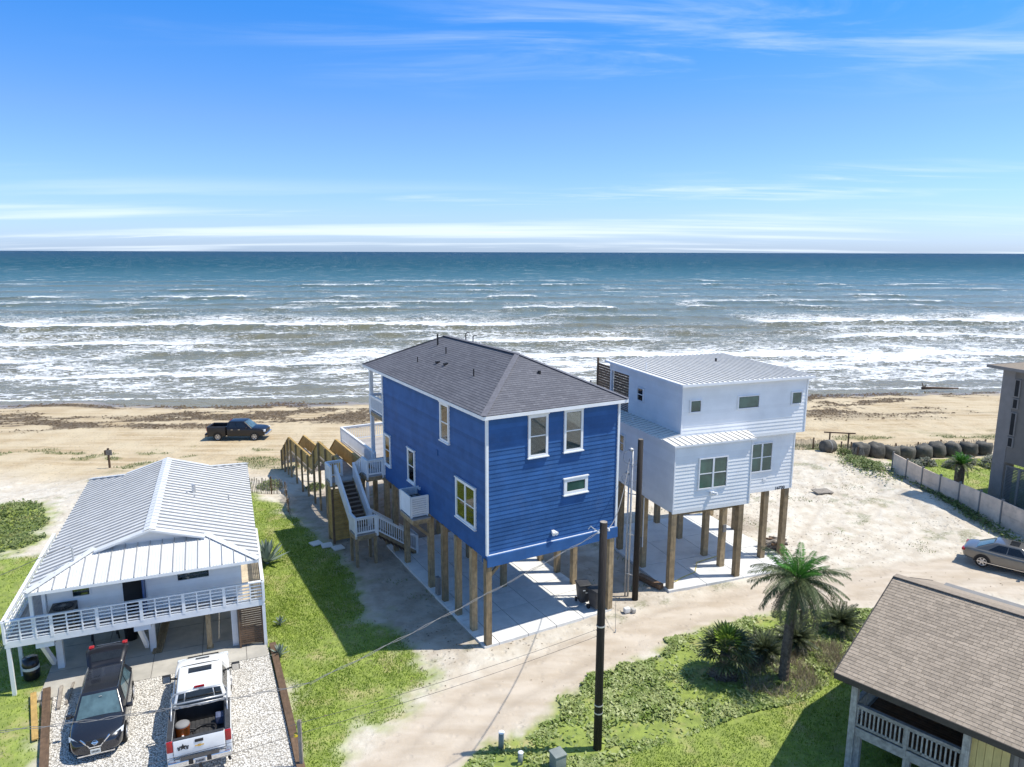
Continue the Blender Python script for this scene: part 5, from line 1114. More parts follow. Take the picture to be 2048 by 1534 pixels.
timber('plank', 'thin pale plank lying beside the black suv', (-17.45, 25.7), (-16.9, 24.3), .09, .05, M_WOODG, 'plank', .04)
timber('pole_stick', 'thin stick with forked end on the gravel edge', (-17.9, 24.4), (-16.1, 22.1), .05, .05, M_WOODG, 'stick', .04)
timber('timber_beam', 'thick dark beam beside the white house corner piling', (6.75, 35.2), (7.7, 33.95), .30, .26, M_WOODD)
lm = thing('lumber_bundle', 'bundle of long greenish boards leaning under the cottage deck', 'lumber', (-15.3, 27.75, .06))
for i in range(5): bar('board', lm, M_WOOD, (i * .07, i * .03, .03), (-.75 + i * .07, 2.9, .5 + .02 * i), .06, .10)
wc_ = thing('wood_column', 'bare brown wooden column under the cottage deck', 'post', (-13.05, 28.2, 0), LAG); bx('shaft', wc_, M_WOOD, (0, .1, .95), (.2, .2, 2.0)); bx('foot', wc_, M_WOOD, (0, .1, .06), (.26, .26, .12))
# clutter under the cottage
sh = thing('sawhorse', 'black folding sawhorse under the cottage deck behind the suv', 'sawhorse', _L(-5.4, 2.6, .05), LAG + .3)
bx('top_beam', sh, M_BLACK, (0, 0, .75), (1.1, .1, .1))
for sx in (-.45, .45):
    for sy in (-.25, .25): bar('leg', sh, M_BLACK, (sx, 0, .72), (sx * 1.1, sy, 0), .05, .07)
bn_ = thing('garbage_can', 'black garbage can under the cottage deck', 'trash can', _L(-4.35, 2.3, .05), LAG); MB().lathe([(.24, 0), (.30, .8), (.33, .82), (.31, .88), (.01, .95)], 16).build('body', M_BLACK, bn_, True); MB().lathe([(.34, .80), (.345, .84), (.33, .85)], 16).build('rim', M_BINS, bn_)
ld = thing('step_ladder', 'dark step ladder standing under the cottage deck', 'ladder', _L(-3.7, 2.4, .05), LAG)
for sx in (-.22, .22): bar('rail', ld, M_BLACK, (sx, 0, 0), (sx * .8, .45, 1.6), .05, .05)
for i in range(5): bx('step', ld, M_BLACK, (0, .06 + i * .085, .22 + i * .3), (.42, .09, .03))
bl = thing('barrel', 'dark plastic drum under the left end of the cottage deck', 'barrel', _L(-7.75, .55, 0), 0); MB().lathe([(.27, 0), (.29, .05), (.29, .3), (.30, .33), (.29, .36), (.29, .6), (.30, .63), (.29, .66), (.28, .88), (.01, .9)], 16).build('body', P_NAVY, bl, True); MB().lathe([(.285, .42), (.298, .43), (.298, .54), (.285, .55)], 16).build('label_band', M_PLATE, bl)
# ------------------------------------------------------------------ trash bins
def bin_(label, loc, rz):
    t_ = thing('wheeled_bin', label, 'trash bin', loc, rz, 'wheeled bins under the blue house')
    v = []
    for z_, w, d in ((0.12, .22, .24), (1.0, .29, .32)): v += [(-w, -d, z_), (w, -d, z_), (w, d, z_), (-w, d, z_)]
    bev(MB().add(v, [(3, 2, 1, 0), (4, 5, 6, 7)] + [(i, (i + 1) % 4, (i + 1) % 4 + 4, i + 4) for i in range(4)]).build('body', M_BINS, t_), .04)
    bev(MB().box((0, 0, 1.04), (.64, .70, .07)).build('lid', M_BINS, t_), .03); bx('handle', t_, M_BLACK, (0, .38, .98), (.5, .05, .05))
    for sx in (-.27, .27): MB().lathe([(.12, -.03), (.12, .03)], 14).build('wheel', M_BLACK, t_, loc=(sx, .24, .12), rot=(0, R(90), 0))
    bx('sticker', t_, M_PLATE, (-.06, -.322, .80), (.12, .006, .06), (R(-5), 0, 0)); bx('sticker', t_, M_PLATE, (.1, -.31, .66), (.16, .006, .05), (R(-5), 0, 0))
bin_('black wheeled trash bin farther from the near utility pole', _l(5.85, 1.1, .06), BA - .25); bin_('black wheeled trash bin half hidden by the near utility pole', _l(6.05, .3, .06), BA + .15)
# ------------------------------------------------------------------ utility poles and wires
def upole(label, x_, y_, h, r0, r1, lean=(0, 0)):
    t_ = thing('utility_pole', label, 'utility pole', (x_, y_, 0)); MB().tube([(0, 0, -.5), (lean[0] * .5, lean[1] * .5, h * .5), (lean[0], lean[1], h)], r0, 14, r2=r1).build('shaft', M_POLE, t_, True)
    MB().lathe([(r1 * .96, 0), (r1 * .96, .015), (.01, .02)], 14).build('cut_top', M_WOODG, t_, loc=(lean[0], lean[1], h)); return t_
p1 = upole('tall black utility pole beside the lane in the foreground', 3.02, 22.08, 8.3, .15, .125); p2_ = upole('black utility pole between the blue and white houses', 6.17, 32.94, 8.2, .155, .13)
for z_ in (1.35, 1.65, 4.6): MB().lathe([(.152, 0), (.156, .02), (.152, .05)], 14).build('metal_band', M_GALV, p1, loc=(0, 0, z_))
bkt = MB().tube([(-.12, 0, 8.0), (-.3, .02, 8.05), (-.42, .02, 8.15), (-.5, .0, 8.05)], .02, 6).build('bracket', M_GALV, p1); MB().lathe([(.04, 0), (.05, .04), (.03, .1)], 8).build('insulator', M_WHITE, p1, loc=(-.18, -.1, 7.95)); MB().lathe([(.04, 0), (.05, .04), (.03, .1)], 8).build('insulator', M_WHITE, p1, loc=(.18, .1, 7.95))
cd = thing('service_conduit', 'pair of galvanised riser pipes with looped cables beside the pole', 'conduit', (5.86, 33.25, 0))
MB().tube([(0, 0, -.2), (0, 0, 7.55)], .05, 8).build('riser_pipe', M_GALV, cd, True); MB().tube([(-.14, .02, -.2), (-.14, .02, 6.4)], .04, 8).build('riser_pipe', M_GALV, cd, True)
for (x_, z_, s_) in ((0, 7.55, 1.0), (-.14, 6.4, .7)):
    MB().lathe([(.06, 0), (.13 * s_, .04), (.14 * s_, .12), (.01, .18)], 10).build('weatherhead', M_GALV, cd, True, loc=(x_ - .08, 0, z_ - .02))
    MB().tube([(x_ - .12 + .32 * s_ * math.cos(a), .03, z_ - .32 * s_ + .36 * s_ * math.sin(a)) for a in np.linspace(1.7, 5.4, 14)] + [(x_ + .35, -.2, z_ - .35)], .016, 5, False).build('cable_loop', M_GALV, cd)
for z_ in (1.2, 3.3, 5.4, 6.9): bar('standoff', cd, M_GALV, (-.16, 0, z_), (.25, -.25, z_), .04, .04)
def wire(label, pts, r=.012, sag=.0, m=None, n=24, strands=1):
    P = [Vector(p) for p in pts]; t_ = thing('overhead_wire', label, 'wire', P[0])
    for k in range(strands):
        path = []
        for a, b_ in zip(P[:-1], P[1:]):
            for i in range(n + 1):
                f = i / n; q = a.lerp(b_, f); q.z -= sag * 4 * f * (1 - f); ang = f * 40 + k * 2.1
                path.append(q - P[0] + Vector((0, .03 * math.cos(ang) * (strands > 1), .03 * math.sin(ang) * (strands > 1))))
        MB().tube(path, r, 5, False).build('strand', m or M_WIRE, t_, True)
wire('twisted wire from the near pole top dropping to the left', [(2.9, 22.0, 8.0), (-5.0, 16.0, 6.45), (-11.5, 14.3, 6.35), (-24, 11.0, 6.9)], .007, .10, M_WIREL, strands=2)
wire('upper of the two thin wires crossing the lane', [(2.95, 22.0, 4.55), (-5.5, 17.5, 4.35), (-16.0, 12.5, 4.6)], .006, .12)
wire('lower of the two thin wires crossing the lane', [(2.95, 22.0, 4.30), (-5.5, 17.4, 4.1), (-16.0, 12.2, 4.3)], .006, .12)
wire('cable slung from the near pole up to the riser pipes', [(3.15, 22.2, 8.0), (5.7, 33.1, 7.2)], .018, .75, M_WIREL)
wire('thin cable from the cottage mast to the left edge', [_L(-6.1, .75, 5.3), (-24, 15, 5.2)], .012, .3)
gw = thing('guy_wire', 'thin guy wire from the blue house corner piling to the lane', 'wire', (4.95, 31.4, 0)); MB().tube([(0, 0, .9), (-.2, -1.6, 0)], .01, 5).build('strand', M_WIRE, gw); MB().tube([(-.2, -1.6, -.1), (-.2, -1.6, .1)], .03, 6).build('anchor', M_GALV, gw)
# small roadside things
o = thing('marker_post', 'weathered square post on the lawn edge near the driveway', 'post', (-7.0, 21.05, 0)); bx('shaft', o, M_WOODG, (0, 0, .8), (.11, .11, 1.9)); bx('top_chamfer', o, M_WOODG, (0, 0, 1.76), (.08, .08, .05)); MB().lathe([(.07, 0), (.08, .03), (.06, .1)], 8).build('insulator', mat('yellow_plastic', (.6, .45, .02), .5), o, loc=(-.12, -.03, 1.2))
for lb, x_, y_, h, r in (('taller grey capped utility marker tube at the lane edge', -.35, 22.1, .55, .1), ('short grey capped utility tube in the ground cover', .31, 21.33, .36, .09)):
    o = thing('marker_tube', lb, 'bollard', (x_, y_, 0)); MB().tube([(0, 0, -.1), (.02, 0, h)], r, 14).build('tube', MATS.get('grey_green') or mat('grey_green', (.22, .25, .235), .6, .1, 5), o, True); MB().lathe([(r * 1.06, 0), (r * 1.06, .03), (r * .8, .05), (.01, .055)], 14).build('cap', M_WHITE, o, loc=(.02, 0, h))
o = thing('utility_box', 'square grey green utility box in the ground cover', 'utility box', (1.57, 21.1, 0), R(28)); bev(MB().box((0, 0, .22), (.42, .42, .62)).build('case', MATS['grey_green'], o), .02); bev(MB().box((0, 0, .55), (.46, .46, .06)).build('lid', MATS['grey_green'], o), .015)
o = thing('concrete_rubble', 'two broken concrete blocks beside the corner piling', 'rubble', (5.55, 31.6, 0), .4); bev(MB().box((0, 0, .1), (.3, .22, .24)).build('block', M_CONC, o), .03); bev(MB().box((.3, -.08, .07), (.2, .28, .2)).build('block', M_CONCG, o), .03)
o = thing('pallet', 'flat grey wooden pallet lying on white sand', 'pallet', (22.36, 48.9, float(gz(22.36, 48.9)) + .1), R(8))
for i in range(7): bx('board', o, M_WOODG, (0, -.42 + i * .14, .06), (1.25, .13, .03))
for x_ in (-.5, 0, .5): bx('bearer', o, M_WOODG, (x_, 0, .0), (.1, .95, .08))
fw = thing('firewood_pile', 'heap of split firewood by the white house pilings', 'firewood', (15.2, 39.0, 0))
for i in range(34):
    a = random.uniform(-.5, .5); zz_ = .08 + .13 * (i // 7); bar('log', fw, M_WOODG if i % 3 else M_WOODD, (random.uniform(-.5, .5) - .3 * math.cos(a), random.uniform(-.5, .5) - .3 * math.sin(a), zz_), (random.uniform(-.1, .5) + .3 * math.cos(a), random.uniform(-.4, .4) + .3 * math.sin(a), zz_ + random.uniform(-.04, .14)), .11, .10)
MBh = MB(); MBh.tube([_l(.35, .35, .3, WO, WA), _l(.8, .6, .1, WO, WA), _l(1.4, .9, .085, WO, WA), _l(2.4, 1.2, .085, WO, WA), _l(3.2, 2.2, .085, WO, WA), _l(5.2, 2.6, .085, WO, WA)], .022, 6)
o = MBh.build('garden_hose', mat('hose_yellow', (.55, .45, .10), .5), None, True); tagthing(o, 'yellow garden hose across the slab under the white house', 'hose')
sg = thing('beach_sign', 'dark sign post standing alone on the beach at left', 'sign', (-33.3, 56.6, -.6)); bx('post', sg, M_WOODD, (0, 0, .75), (.13, .13, 1.7)); bx('panel', sg, M_WOODG, (.08, -.05, 1.25), (.5, .04, .45)); bx('panel', sg, M_WOODD, (-.22, .06, 1.2), (.3, .04, .4))
lg = thing('drift_log', 'dark driftwood log with root stub at the waterline', 'log', (55.2, 94.0, -1.0)); MB().tube([(0, 0, .12), (1.5, .1, .16), (3.2, 0, .12), (5.0, .15, .1)], .2, 8, r2=.1).build('trunk', M_WOODD, lg, True); MB().tube([(.2, 0, .2), (.0, .1, .9)], .09, 6, r2=.04).build('branch', M_WOODD, lg); MB().tube([(.3, 0, .2), (.5, -.1, .75)], .08, 6, r2=.03).build('branch', M_WOODD, lg)
# ------------------------------------------------------------------ concrete panel fence
fp = [(29.95, 53.8), (29.98, 51.85), (30.05, 49.9), (30.25, 48.05), (30.6, 46.4), (30.9, 44.7), (31.15, 42.95), (31.35, 40.9), (31.5, 38.9)]
fence = thing('panel_fence', 'pale concrete panel fence between the sand lot and green yard', 'fence', (fp[0][0], fp[0][1], 0))
M_FEN = mat('fence_concrete', (.70, .575, .465), .85, .12, 1.5, .2, 50, rnd=.09, dirt=((.25, .20, .15), 1.2, .4))
FH = 1.65
for i, p in enumerate(fp):
    q = (p[0] - fp[0][0], p[1] - fp[0][1]); bx('fence_post', fence, M_GREYL, (q[0], q[1], FH / 2 - .1), (.12, .12, FH + .3))
    if i + 1 < len(fp):
        n_ = (fp[i + 1][0] - fp[0][0], fp[i + 1][1] - fp[0][1])
        for k, z_ in enumerate((.38, 1.18)): bar('fence_panel', fence, M_FEN, (q[0], q[1], z_), (n_[0], n_[1], z_), .06, .79)
# big geotextile sand bags
M_BAG = mat('geotextile', (.10, .096, .085), .9, .25, 2.5, .6, 12, dirt=((.23, .22, .195), 1.4, .6), rnd=.15)
for i in range(9):
    f = i / 8; x_ = 30.2 + f * 10.6; y_ = 59.4 + random.uniform(-.12, .12)
    r_ = .70; prf = [(.30, 0), (r_ * .97, .06), (r_ * 1.04, .4), (r_ * 1.0, .85), (r_ * .9, 1.06), (r_ * .45, 1.12), (.01, 1.10)]
    mb = MB().lathe(prf, 20); v = []
    for (a, b_, c_) in mb.v:
        nn = float(fbm(np.array([a * 1.8 + i * 9.1]), np.array([b_ * 1.8 + c_ * 1.3]), 3, 5)[0] - .5); v.append((a * (1 + .42 * nn) * 1.02, b_ * (1 + .42 * nn), c_ * (1 + .5 * nn)))
    mb.v = v; o = mb.build('sand_bag', M_BAG, None, True, loc=(x_, y_, float(gz(x_, y_)) - .02), rot=(0, 0, random.uniform(0, 6)))
    nth = ('first', 'second', 'third', 'fourth', 'fifth', 'sixth', 'seventh', 'eighth', 'last')[i]
    tagthing(o, 'dark bulging geotextile sand bag, %s from the left of the row' % nth, 'sand bag', 'sand bags along the yard')
o = thing('sand_bag', 'grey cylindrical bag lying at the dune gap left of the bag row', 'sand bag', (27.6, 60.0, float(gz(27.6, 60)) + .1), .3); MB().lathe([(.3, -.55), (.55, -.5), (.58, 0), (.55, .5), (.3, .55)], 16).build('body', M_BAG, o, True, loc=(0, 0, .4), rot=(0, R(90), 0)); MB().lathe([(.57, -.08), (.60, 0), (.57, .08)], 16).build('strap', M_GREYL, o, loc=(0, 0, .4), rot=(0, R(90), 0))
# picket sand fences
def sandfence(label, pts, h=1.0, gap=.10, tilt=.05):
    t_ = thing('sand_fence', label, 'fence', (pts[0][0], pts[0][1], 0)); n = 0
    for (x0, y0), (x1, y1) in zip(pts[:-1], pts[1:]):
        L = math.hypot(x1 - x0, y1 - y0); k = int(L / gap); rz = math.atan2(y1 - y0, x1 - x0)
        for i in range(k):
            f = i / k; x_, y_ = x0 + (x1 - x0) * f, y0 + (y1 - y0) * f; z_ = float(gz(x_, y_)); hh_ = h * random.uniform(.9, 1.05)
            if n % 16 == 0: bx('post', t_, M_WOODD, (x_ - pts[0][0], y_ - pts[0][1], z_ + h * .5), (.09, .09, h * 1.3), (0, 0, rz))
            bx('picket', t_, M_WOODG, (x_ - pts[0][0], y_ - pts[0][1], z_ + hh_ / 2), (.045, .015, hh_), (random.uniform(-tilt, tilt), random.uniform(-tilt, tilt), rz)); n += 1
    return t_
sandfence('grey picket sand fence beyond the right side of the white house', [(23.6, 61.6), (28.4, 62.1)], 1.0, .11)
sandfence('low picket sand fence behind the row of sand bags', [(30.2, 61.2), (36, 61.8), (43, 62.3)], .8, .13, .12)
sandfence('leaning picket sand fence between the cottage and the boardwalk', [(-20.6, 48.0), (-16.4, 48.9)], 1.15, .105, .08)
sandfence('collapsed stretch of picket fence beside the boardwalk posts', [(-16.3, 48.9), (-14.5, 44.0)], .8, .13, .5)
sandfence('dark broken picket fence at the sand bag corner', [(28.9, 60.3), (29.4, 57.0)], .9, .14, .2)
ga = thing('gate_frame', 'bare wooden gate frame at the beach end of the sand lot', 'gate', (28.6, 62.0, float(gz(28.6, 62)))); 
for x_ in (0, 1.55): bx('post', ga, M_WOODD, (x_, -.2 * x_, .8), (.1, .1, 1.9))
bar('crossbar', ga, M_WOODD, (-.5, .1, 1.72), (2.1, -.4, 1.72), .1, .1)
# ------------------------------------------------------------------ vegetation
def leafmat(name, c1, c2, rough=.55, trans=.25):
    m = bpy.data.materials.new(name); m.use_nodes = True; t = m.node_tree; b = t.nodes['Principled BSDF']
    r = N(t, 'ShaderNodeNewGeometry').outputs['Random Per Island']; pos = N(t, 'ShaderNodeNewGeometry').outputs['Position']
    k = mth(t, 'ADD', mth(t, 'MULTIPLY', r, .45), mth(t, 'MULTIPLY', maprange(t, noise(t, pos, 1.1, 5, .65), .36, .64), .55))
    c = ramp(t, k, [(0, c1), (.5, [(a + b_) / 2 for a, b_ in zip(c1, c2)]), (1, c2)])
    t.links.new(c, b.inputs['Base Color']); b.inputs['Roughness'].default_value = rough; b.inputs['Specular IOR Level'].default_value = .35
    tl = N(t, 'ShaderNodeBsdfTranslucent'); t.links.new(c, tl.inputs[0]); mx = N(t, 'ShaderNodeMixShader'); mx.inputs[0].default_value = trans
    t.links.new(b.outputs[0], mx.inputs[1]); t.links.new(tl.outputs[0], mx.inputs[2]); t.links.new(mx.outputs[0], t.nodes['Material Output'].inputs[0]); return m
L_GRASS = leafmat('grass_blade', (.14, .235, .02), (.33, .43, .07)); L_COVER = leafmat('cover_leaf', (.16, .25, .035), (.46, .50, .22), .45); L_DRY = leafmat('dry_leaf', (.22, .19, .12), (.46, .40, .30))
L_PALM = leafmat('palm_leaf', (.07, .10, .04), (.17, .20, .09), .4); L_PALMG = leafmat('palm_heart', (.06, .20, .025), (.12, .30, .05), .4); L_PALMO = leafmat('palm_old', (.13, .13, .085), (.25, .24, .175), .5); L_SAGO = leafmat('sago_leaf', (.045, .07, .03), (.13, .145, .075), .35); L_AGAVE = leafmat('agave_leaf', (.16, .22, .19), (.24, .30, .26), .5, .1)
L_SHRUB = leafmat('shrub_leaf', (.10, .12, .09), (.26, .27, .22), .6); L_DUNE = leafmat('dune_leaf', (.085, .14, .035), (.24, .28, .10))
def scatter(n, poly, maskf=None):
    P = np.array(poly); lo, hi = P.min(0), P.max(0); out = np.zeros((0, 2))
    while len(out) < n:
        q = RNG.uniform(lo, hi, (n * 3, 2)); k = polydist(poly, q[:, 0], q[:, 1]) + (fbm(q[:, 0] / 1.4, q[:, 1] / 1.4, 3, 21) - .5) * 1.8 > .1
        if maskf is not None: k &= RNG.random(len(q)) < maskf(q[:, 0], q[:, 1])
        out = np.concatenate([out, q[k]])
    return out[:n]
def blades(name, label, pts, h, w, m, hv=.5, lean=.6, zoff=0.0):
    n = len(pts); z_ = gz(pts[:, 0], pts[:, 1]) + zoff - .01; a = RNG.uniform(0, 6.283, n); hh_ = h * RNG.uniform(1 - hv, 1 + hv, n); ww = w * RNG.uniform(.6, 1.4, n); la = RNG.uniform(0, 6.283, n); le = RNG.uniform(.1, lean, n) * hh_
    b = np.stack([pts[:, 0], pts[:, 1], z_], 1); d = np.stack([np.cos(a) * ww / 2, np.sin(a) * ww / 2, 0 * a], 1); tip = b + np.stack([np.cos(la) * le, np.sin(la) * le, hh_], 1)
    V = np.stack([b - d, b + d, tip], 1).reshape(-1, 3); o = link(name, fastmesh(name, V, np.arange(n * 3).reshape(-1, 3), m)); o['kind'] = 'stuff'; o['label'] = label; o['category'] = 'grass'; return o
thinf = lambda x_, y_: np.clip(.25 + 1.6 * (fbm(x_ / 1.9, y_ / 1.9, 3, 77) - .25), .1, 1)
blades('lawn_grass', 'green lawn grass between the cottage and the blue house', scatter(70000, [p for p in LAWN_L], lambda x_, y_: thinf(x_, y_) * np.clip((54 - y_) / 20, .25, 1)), .075, .04, L_GRASS)
blades('lawn_grass', 'green grass left of the gravel driveway and cottage', scatter(26000, LAWN_B, lambda x_, y_: thinf(x_, y_) * (y_ > 17)), .08, .04, L_GRASS)
blades('lawn_grass', 'mown lawn in front of the brown roofed house', scatter(60000, LAWN_R, lambda x_, y_: thinf(x_, y_) * (y_ > 19.5)), .065, .035, L_GRASS)
blades('lawn_grass', 'small green yard lawn behind the panel fence', scatter(16000, YARD), .07, .05, L_GRASS)
def leaves(name, label, pts, hts, size, m, cat='ground cover'):
    n = len(pts); z_ = gz(pts[:, 0], pts[:, 1]) + hts; s_ = size * RNG.uniform(.6, 1.4, n); a = RNG.uniform(0, 6.283, n); ti = RNG.uniform(-.9, .9, n); ro = RNG.uniform(-.9, .9, n)
    e1 = np.stack([np.cos(a), np.sin(a), np.sin(ti)], 1); e2 = np.stack([-np.sin(a), np.cos(a), np.sin(ro)], 1); c0 = np.stack([pts[:, 0], pts[:, 1], z_], 1)
    k = s_[:, None]; V = np.stack([c0 - e1 * k, c0 + e2 * k * .55, c0 + e1 * k, c0 - e2 * k * .55], 1).reshape(-1, 3)
    o = link(name, fastmesh(name, V, np.arange(n * 4).reshape(-1, 4), m)); o['kind'] = 'stuff'; o['label'] = label; o['category'] = cat; return o
notlawn = lambda x_, y_: (polydist(LAWN_R, x_, y_) < .15 * 1.0) * (y_ > 18) * np.clip(.05 + 3.2 * (fbm(x_ / 1.1, y_ / 1.1, 3, 171) - .36), .03, 1)
pts = scatter(42000, VEG, notlawn); hts = np.clip(.34 * (fbm(pts[:, 0] / .9, pts[:, 1] / .9, 3, 181) - .28), .02, .4) * RNG.uniform(.25, 1, len(pts))
leaves('ground_cover', 'leafy green vine ground cover between the lane and the lawn', pts, hts, .075, L_COVER)
dry = scatter(4500, [(8.6, 27.5), (9.2, 29.6), (11, 30), (14.5, 29), (15, 27.8), (12.8, 25.6), (10.4, 24.9), (9.3, 25.6)], lambda x_, y_: np.clip(3 * (fbm(x_ / .8, y_ / .8, 3, 191) - .42), 0, 1)); blades('dry_brush', 'dry straw coloured brush around the palm trunk', dry, .32, .03, L_DRY, .5, 1.3)
pts = scatter(16000, DUNE_V); leaves('dune_plants', 'dense dark green dune plants left of the cottage', pts, np.clip(.5 * (fbm(pts[:, 0] / 1.2, pts[:, 1] / 1.2, 3, 183) - .1), .03, .6) * RNG.uniform(.2, 1, len(pts)), .08, L_DUNE, 'dune plants')
def wscat(n, x0, x1, y0, y1, f):
    out = np.zeros((0, 2))
    while len(out) < n:
        q = RNG.uniform((x0, y0), (x1, y1), (n * 6, 2)); out = np.concatenate([out, q[RNG.random(len(q)) < f(q[:, 0], q[:, 1])]])
    return out[:n]
pts = wscat(7000, -48, 48, 56, 68, lambda x_, y_: (fbm(x_ / 3.2, y_ / 1.6, 4, 77) > .60) * 1.0 * (shore(x_, y_) > 57) * (shore(x_, y_) < 66)); blades('beach_grass', 'sparse tufts of grass at the back of the beach', pts, .16, .06, L_DUNE, .5, .9)
pts = wscat(3500, 20, 32, 38, 58, lambda x_, y_: np.clip(np.exp(-(((x_ - 28.6) / 1.0) ** 2 + ((y_ - 55.5) / 2.6) ** 2)) + .8 * np.exp(-(((x_ - 30.2) / .5) ** 2 + ((y_ - 45.5) / 6.0) ** 2)), 0, 1)); leaves('fence_weeds', 'green weeds growing along the panel fence', pts, RNG.uniform(.02, .3, len(pts)), .09, L_DUNE, 'weeds')
pts = wscat(2500, -8, 26, 24, 58, lambda x_, y_: (fbm(x_ / 2.2, y_ / 1.8, 4, 79) > .70) * 1.0 * (polydist(ROAD, x_, y_) < -.3) * (polydist(VEG, x_, y_) < 0)); blades('sand_weeds', 'scattered small weeds on the open sand', pts, .10, .04, L_DUNE, .5, 1.2)
# palms
def frond(L, nl, droop, ll, m, stiff=.0, wd=.017, vee=.5):
    mb = MB(); pts_ = []
    for i in range(15):
        f = i / 14; a = stiff - droop * f; 
        pts_.append(Vector((0, 0, 0)) if i == 0 else pts_[-1] + Vector((math.cos(a), 0, math.sin(a))) * L / 14)
    mb.tube(pts_, .02, 4, False, r2=.005)
    for i in range(nl):
        f = .12 + .88 * i / nl; k = f * 14; j = min(13, int(k)); p = pts_[j].lerp(pts_[j + 1], k - j); tg_ = (pts_[j + 1] - pts_[j]).normalized(); up_ = tg_.cross(Vector((0, 1, 0))) * -1
        l = ll * (math.sin(math.pi * min(1, f * .80 + .16)) ** .6) * random.uniform(.85, 1.1)
        for sg_ in (-1, 1):
            d = (tg_ * random.uniform(.45, .75) + Vector((0, sg_, 0)) + up_ * vee * random.uniform(.5, 1.2)).normalized(); e = p + d * l + Vector((0, 0, -.25 * l)); mid = p + d * l * .5; wv = tg_ * wd
            mb.add([p - wv * .4, mid - wv, e, mid + wv], [(0, 1, 2, 3)])
    return mb.mesh('frond', m)
def palm(label, loc, trunk_h, r0, r1, L, n, lean=(0, 0), name='palm_tree', heart=10, old=14, sc=1.0):
    t_ = thing(name, label, 'palm tree', loc); path = [(lean[0] * f * f, lean[1] * f * f, trunk_h * f) for f in np.linspace(0, 1, 22)]
    mb = MB(); 
    for i in range(21):
        mb.tube([Vector(path[i]) - Vector((0, 0, .02)), path[i + 1]], (r0 + (r1 - r0) * i / 21) * 1.10, 12, False, r2=(r0 + (r1 - r0) * i / 21) * .92)
    mb.build('trunk', M_TRUNK, t_, False)
    heads = [frond(L * .72, 44, .9, .34 * L / 2.2, L_PALMG, .2), frond(L, 52, 1.15, .36 * L / 2.2, L_PALM, .15), frond(L * 1.02, 52, 1.35, .36 * L / 2.2, L_PALM, .1), frond(L * .95, 44, 1.1, .30 * L / 2.2, L_PALMO, -.05)]
    top = Vector(path[-1])
    for i in range(n):
        az = i * 2.399963 + random.uniform(-.2, .2)
        if i < heart: el, me_ = R(random.uniform(48, 82)), heads[0]
        elif i < n - old: el, me_ = R(50 - 62 * (i - heart) / (n - old - heart) + random.uniform(-6, 6)), heads[1 + i % 2]
        else: el, me_ = R(random.uniform(-50, -12)), heads[3]
        o = link('frond', me_, t_, top + Vector((0, 0, random.uniform(-.15, .1))), (0, 0, 0), (1, 1, 1)); o.rotation_euler = (Matrix.Rotation(az, 3, 'Z') @ Matrix.Rotation(-el, 3, 'Y') @ Matrix.Rotation(random.uniform(-.4, .4), 3, 'X')).to_euler()
    return t_
M_TRUNK = mat('palm_trunk', (.15, .12, .095), .9, .35, 9, .6, 40, dirt=((.06, .05, .04), 5, .6))
palm('tall date palm with feathery fronds beside the sandy lane', (11.06, 26.2, 0), 4.3, .20, .15, 2.05, 66, (.28, .05), heart=11, old=22)
palm('small palm with short trunk in the green yard behind the panel fence', (33.6, 51.2, 0), 1.5, .32, .3, 1.35, 30, name='palm_tree', heart=12, old=6)
def sago(label, loc, L, n):
    t_ = thing('sago_palm', label, 'sago palm', loc, random.uniform(0, 6), 'sago palms by the date palm'); fr_ = [frond(L, 34, .85, .22, L_SAGO, .1, .018, .25), frond(L * .85, 30, .6, .2, L_SAGO, .1, .018, .25), frond(L * .9, 30, .9, .2, L_PALMO, -.1, .018, .2)]
    MB().tube([(0, 0, -.1), (0, 0, .35)], .2, 10, r2=.15).build('trunk', M_TRUNK, t_)
    for i in range(n):
        o = link('frond', fr_[i % 2] if i < n * .8 else fr_[2], t_, (0, 0, .35)); el = R(75 - 85 * i / n); o.rotation_euler = (Matrix.Rotation(i * 2.39996, 3, 'Z') @ Matrix.Rotation(-el, 3, 'Y')).to_euler()
sago('dark sago palm left behind the date palm trunk', (10.75, 27.6, .05), 1.05, 46); sago('dark sago palm just right of the date palm trunk', (12.45, 28.5, .05), 1.15, 48); sago('dark round sago palm near the brown roof edge', (15.05, 29.9, .05), 1.2, 50)
def fan(Rf, m, seg=18):
    mb = MB(); mb.tube([(0, 0, 0), (.35, 0, .03), (.7, 0, 0)], .016, 4, False)
    for k in range(seg):
        a = R(-125 + 250 * k / (seg - 1)); l = Rf * (.75 + .25 * math.cos(a * .7)) * random.uniform(.9, 1.05); d = Vector((math.cos(a), math.sin(a), 0)); s_ = Vector((-d.y, d.x, 0)) * Rf * .075; c0 = Vector((.7, 0, 0)); h_ = Vector((0, 0, .03 if k % 2 else -.02))
        mb.add([c0, c0 + d * l * .6 - s_ + h_, c0 + d * l + Vector((0, 0, -.16 * l)), c0 + d * l * .6 + s_ + h_], [(0, 1, 2, 3)])
    return mb.mesh('fan_leaf', m)
fpm = thing('fan_palm', 'bushy dark fan palm with dead skirt beside the lane', 'fan palm', (8.77, 26.5, 0)); MB().tube([(0, 0, -.1), (0, 0, .95)], .3, 12, r2=.24).build('trunk', M_TRUNK, fpm)
L_DEAD = leafmat('dead_leaf', (.10, .075, .055), (.20, .16, .12), .7, .1); fa, fd = fan(.62, L_PALM), fan(.6, L_DEAD); fg = fan(.6, L_GRASS)
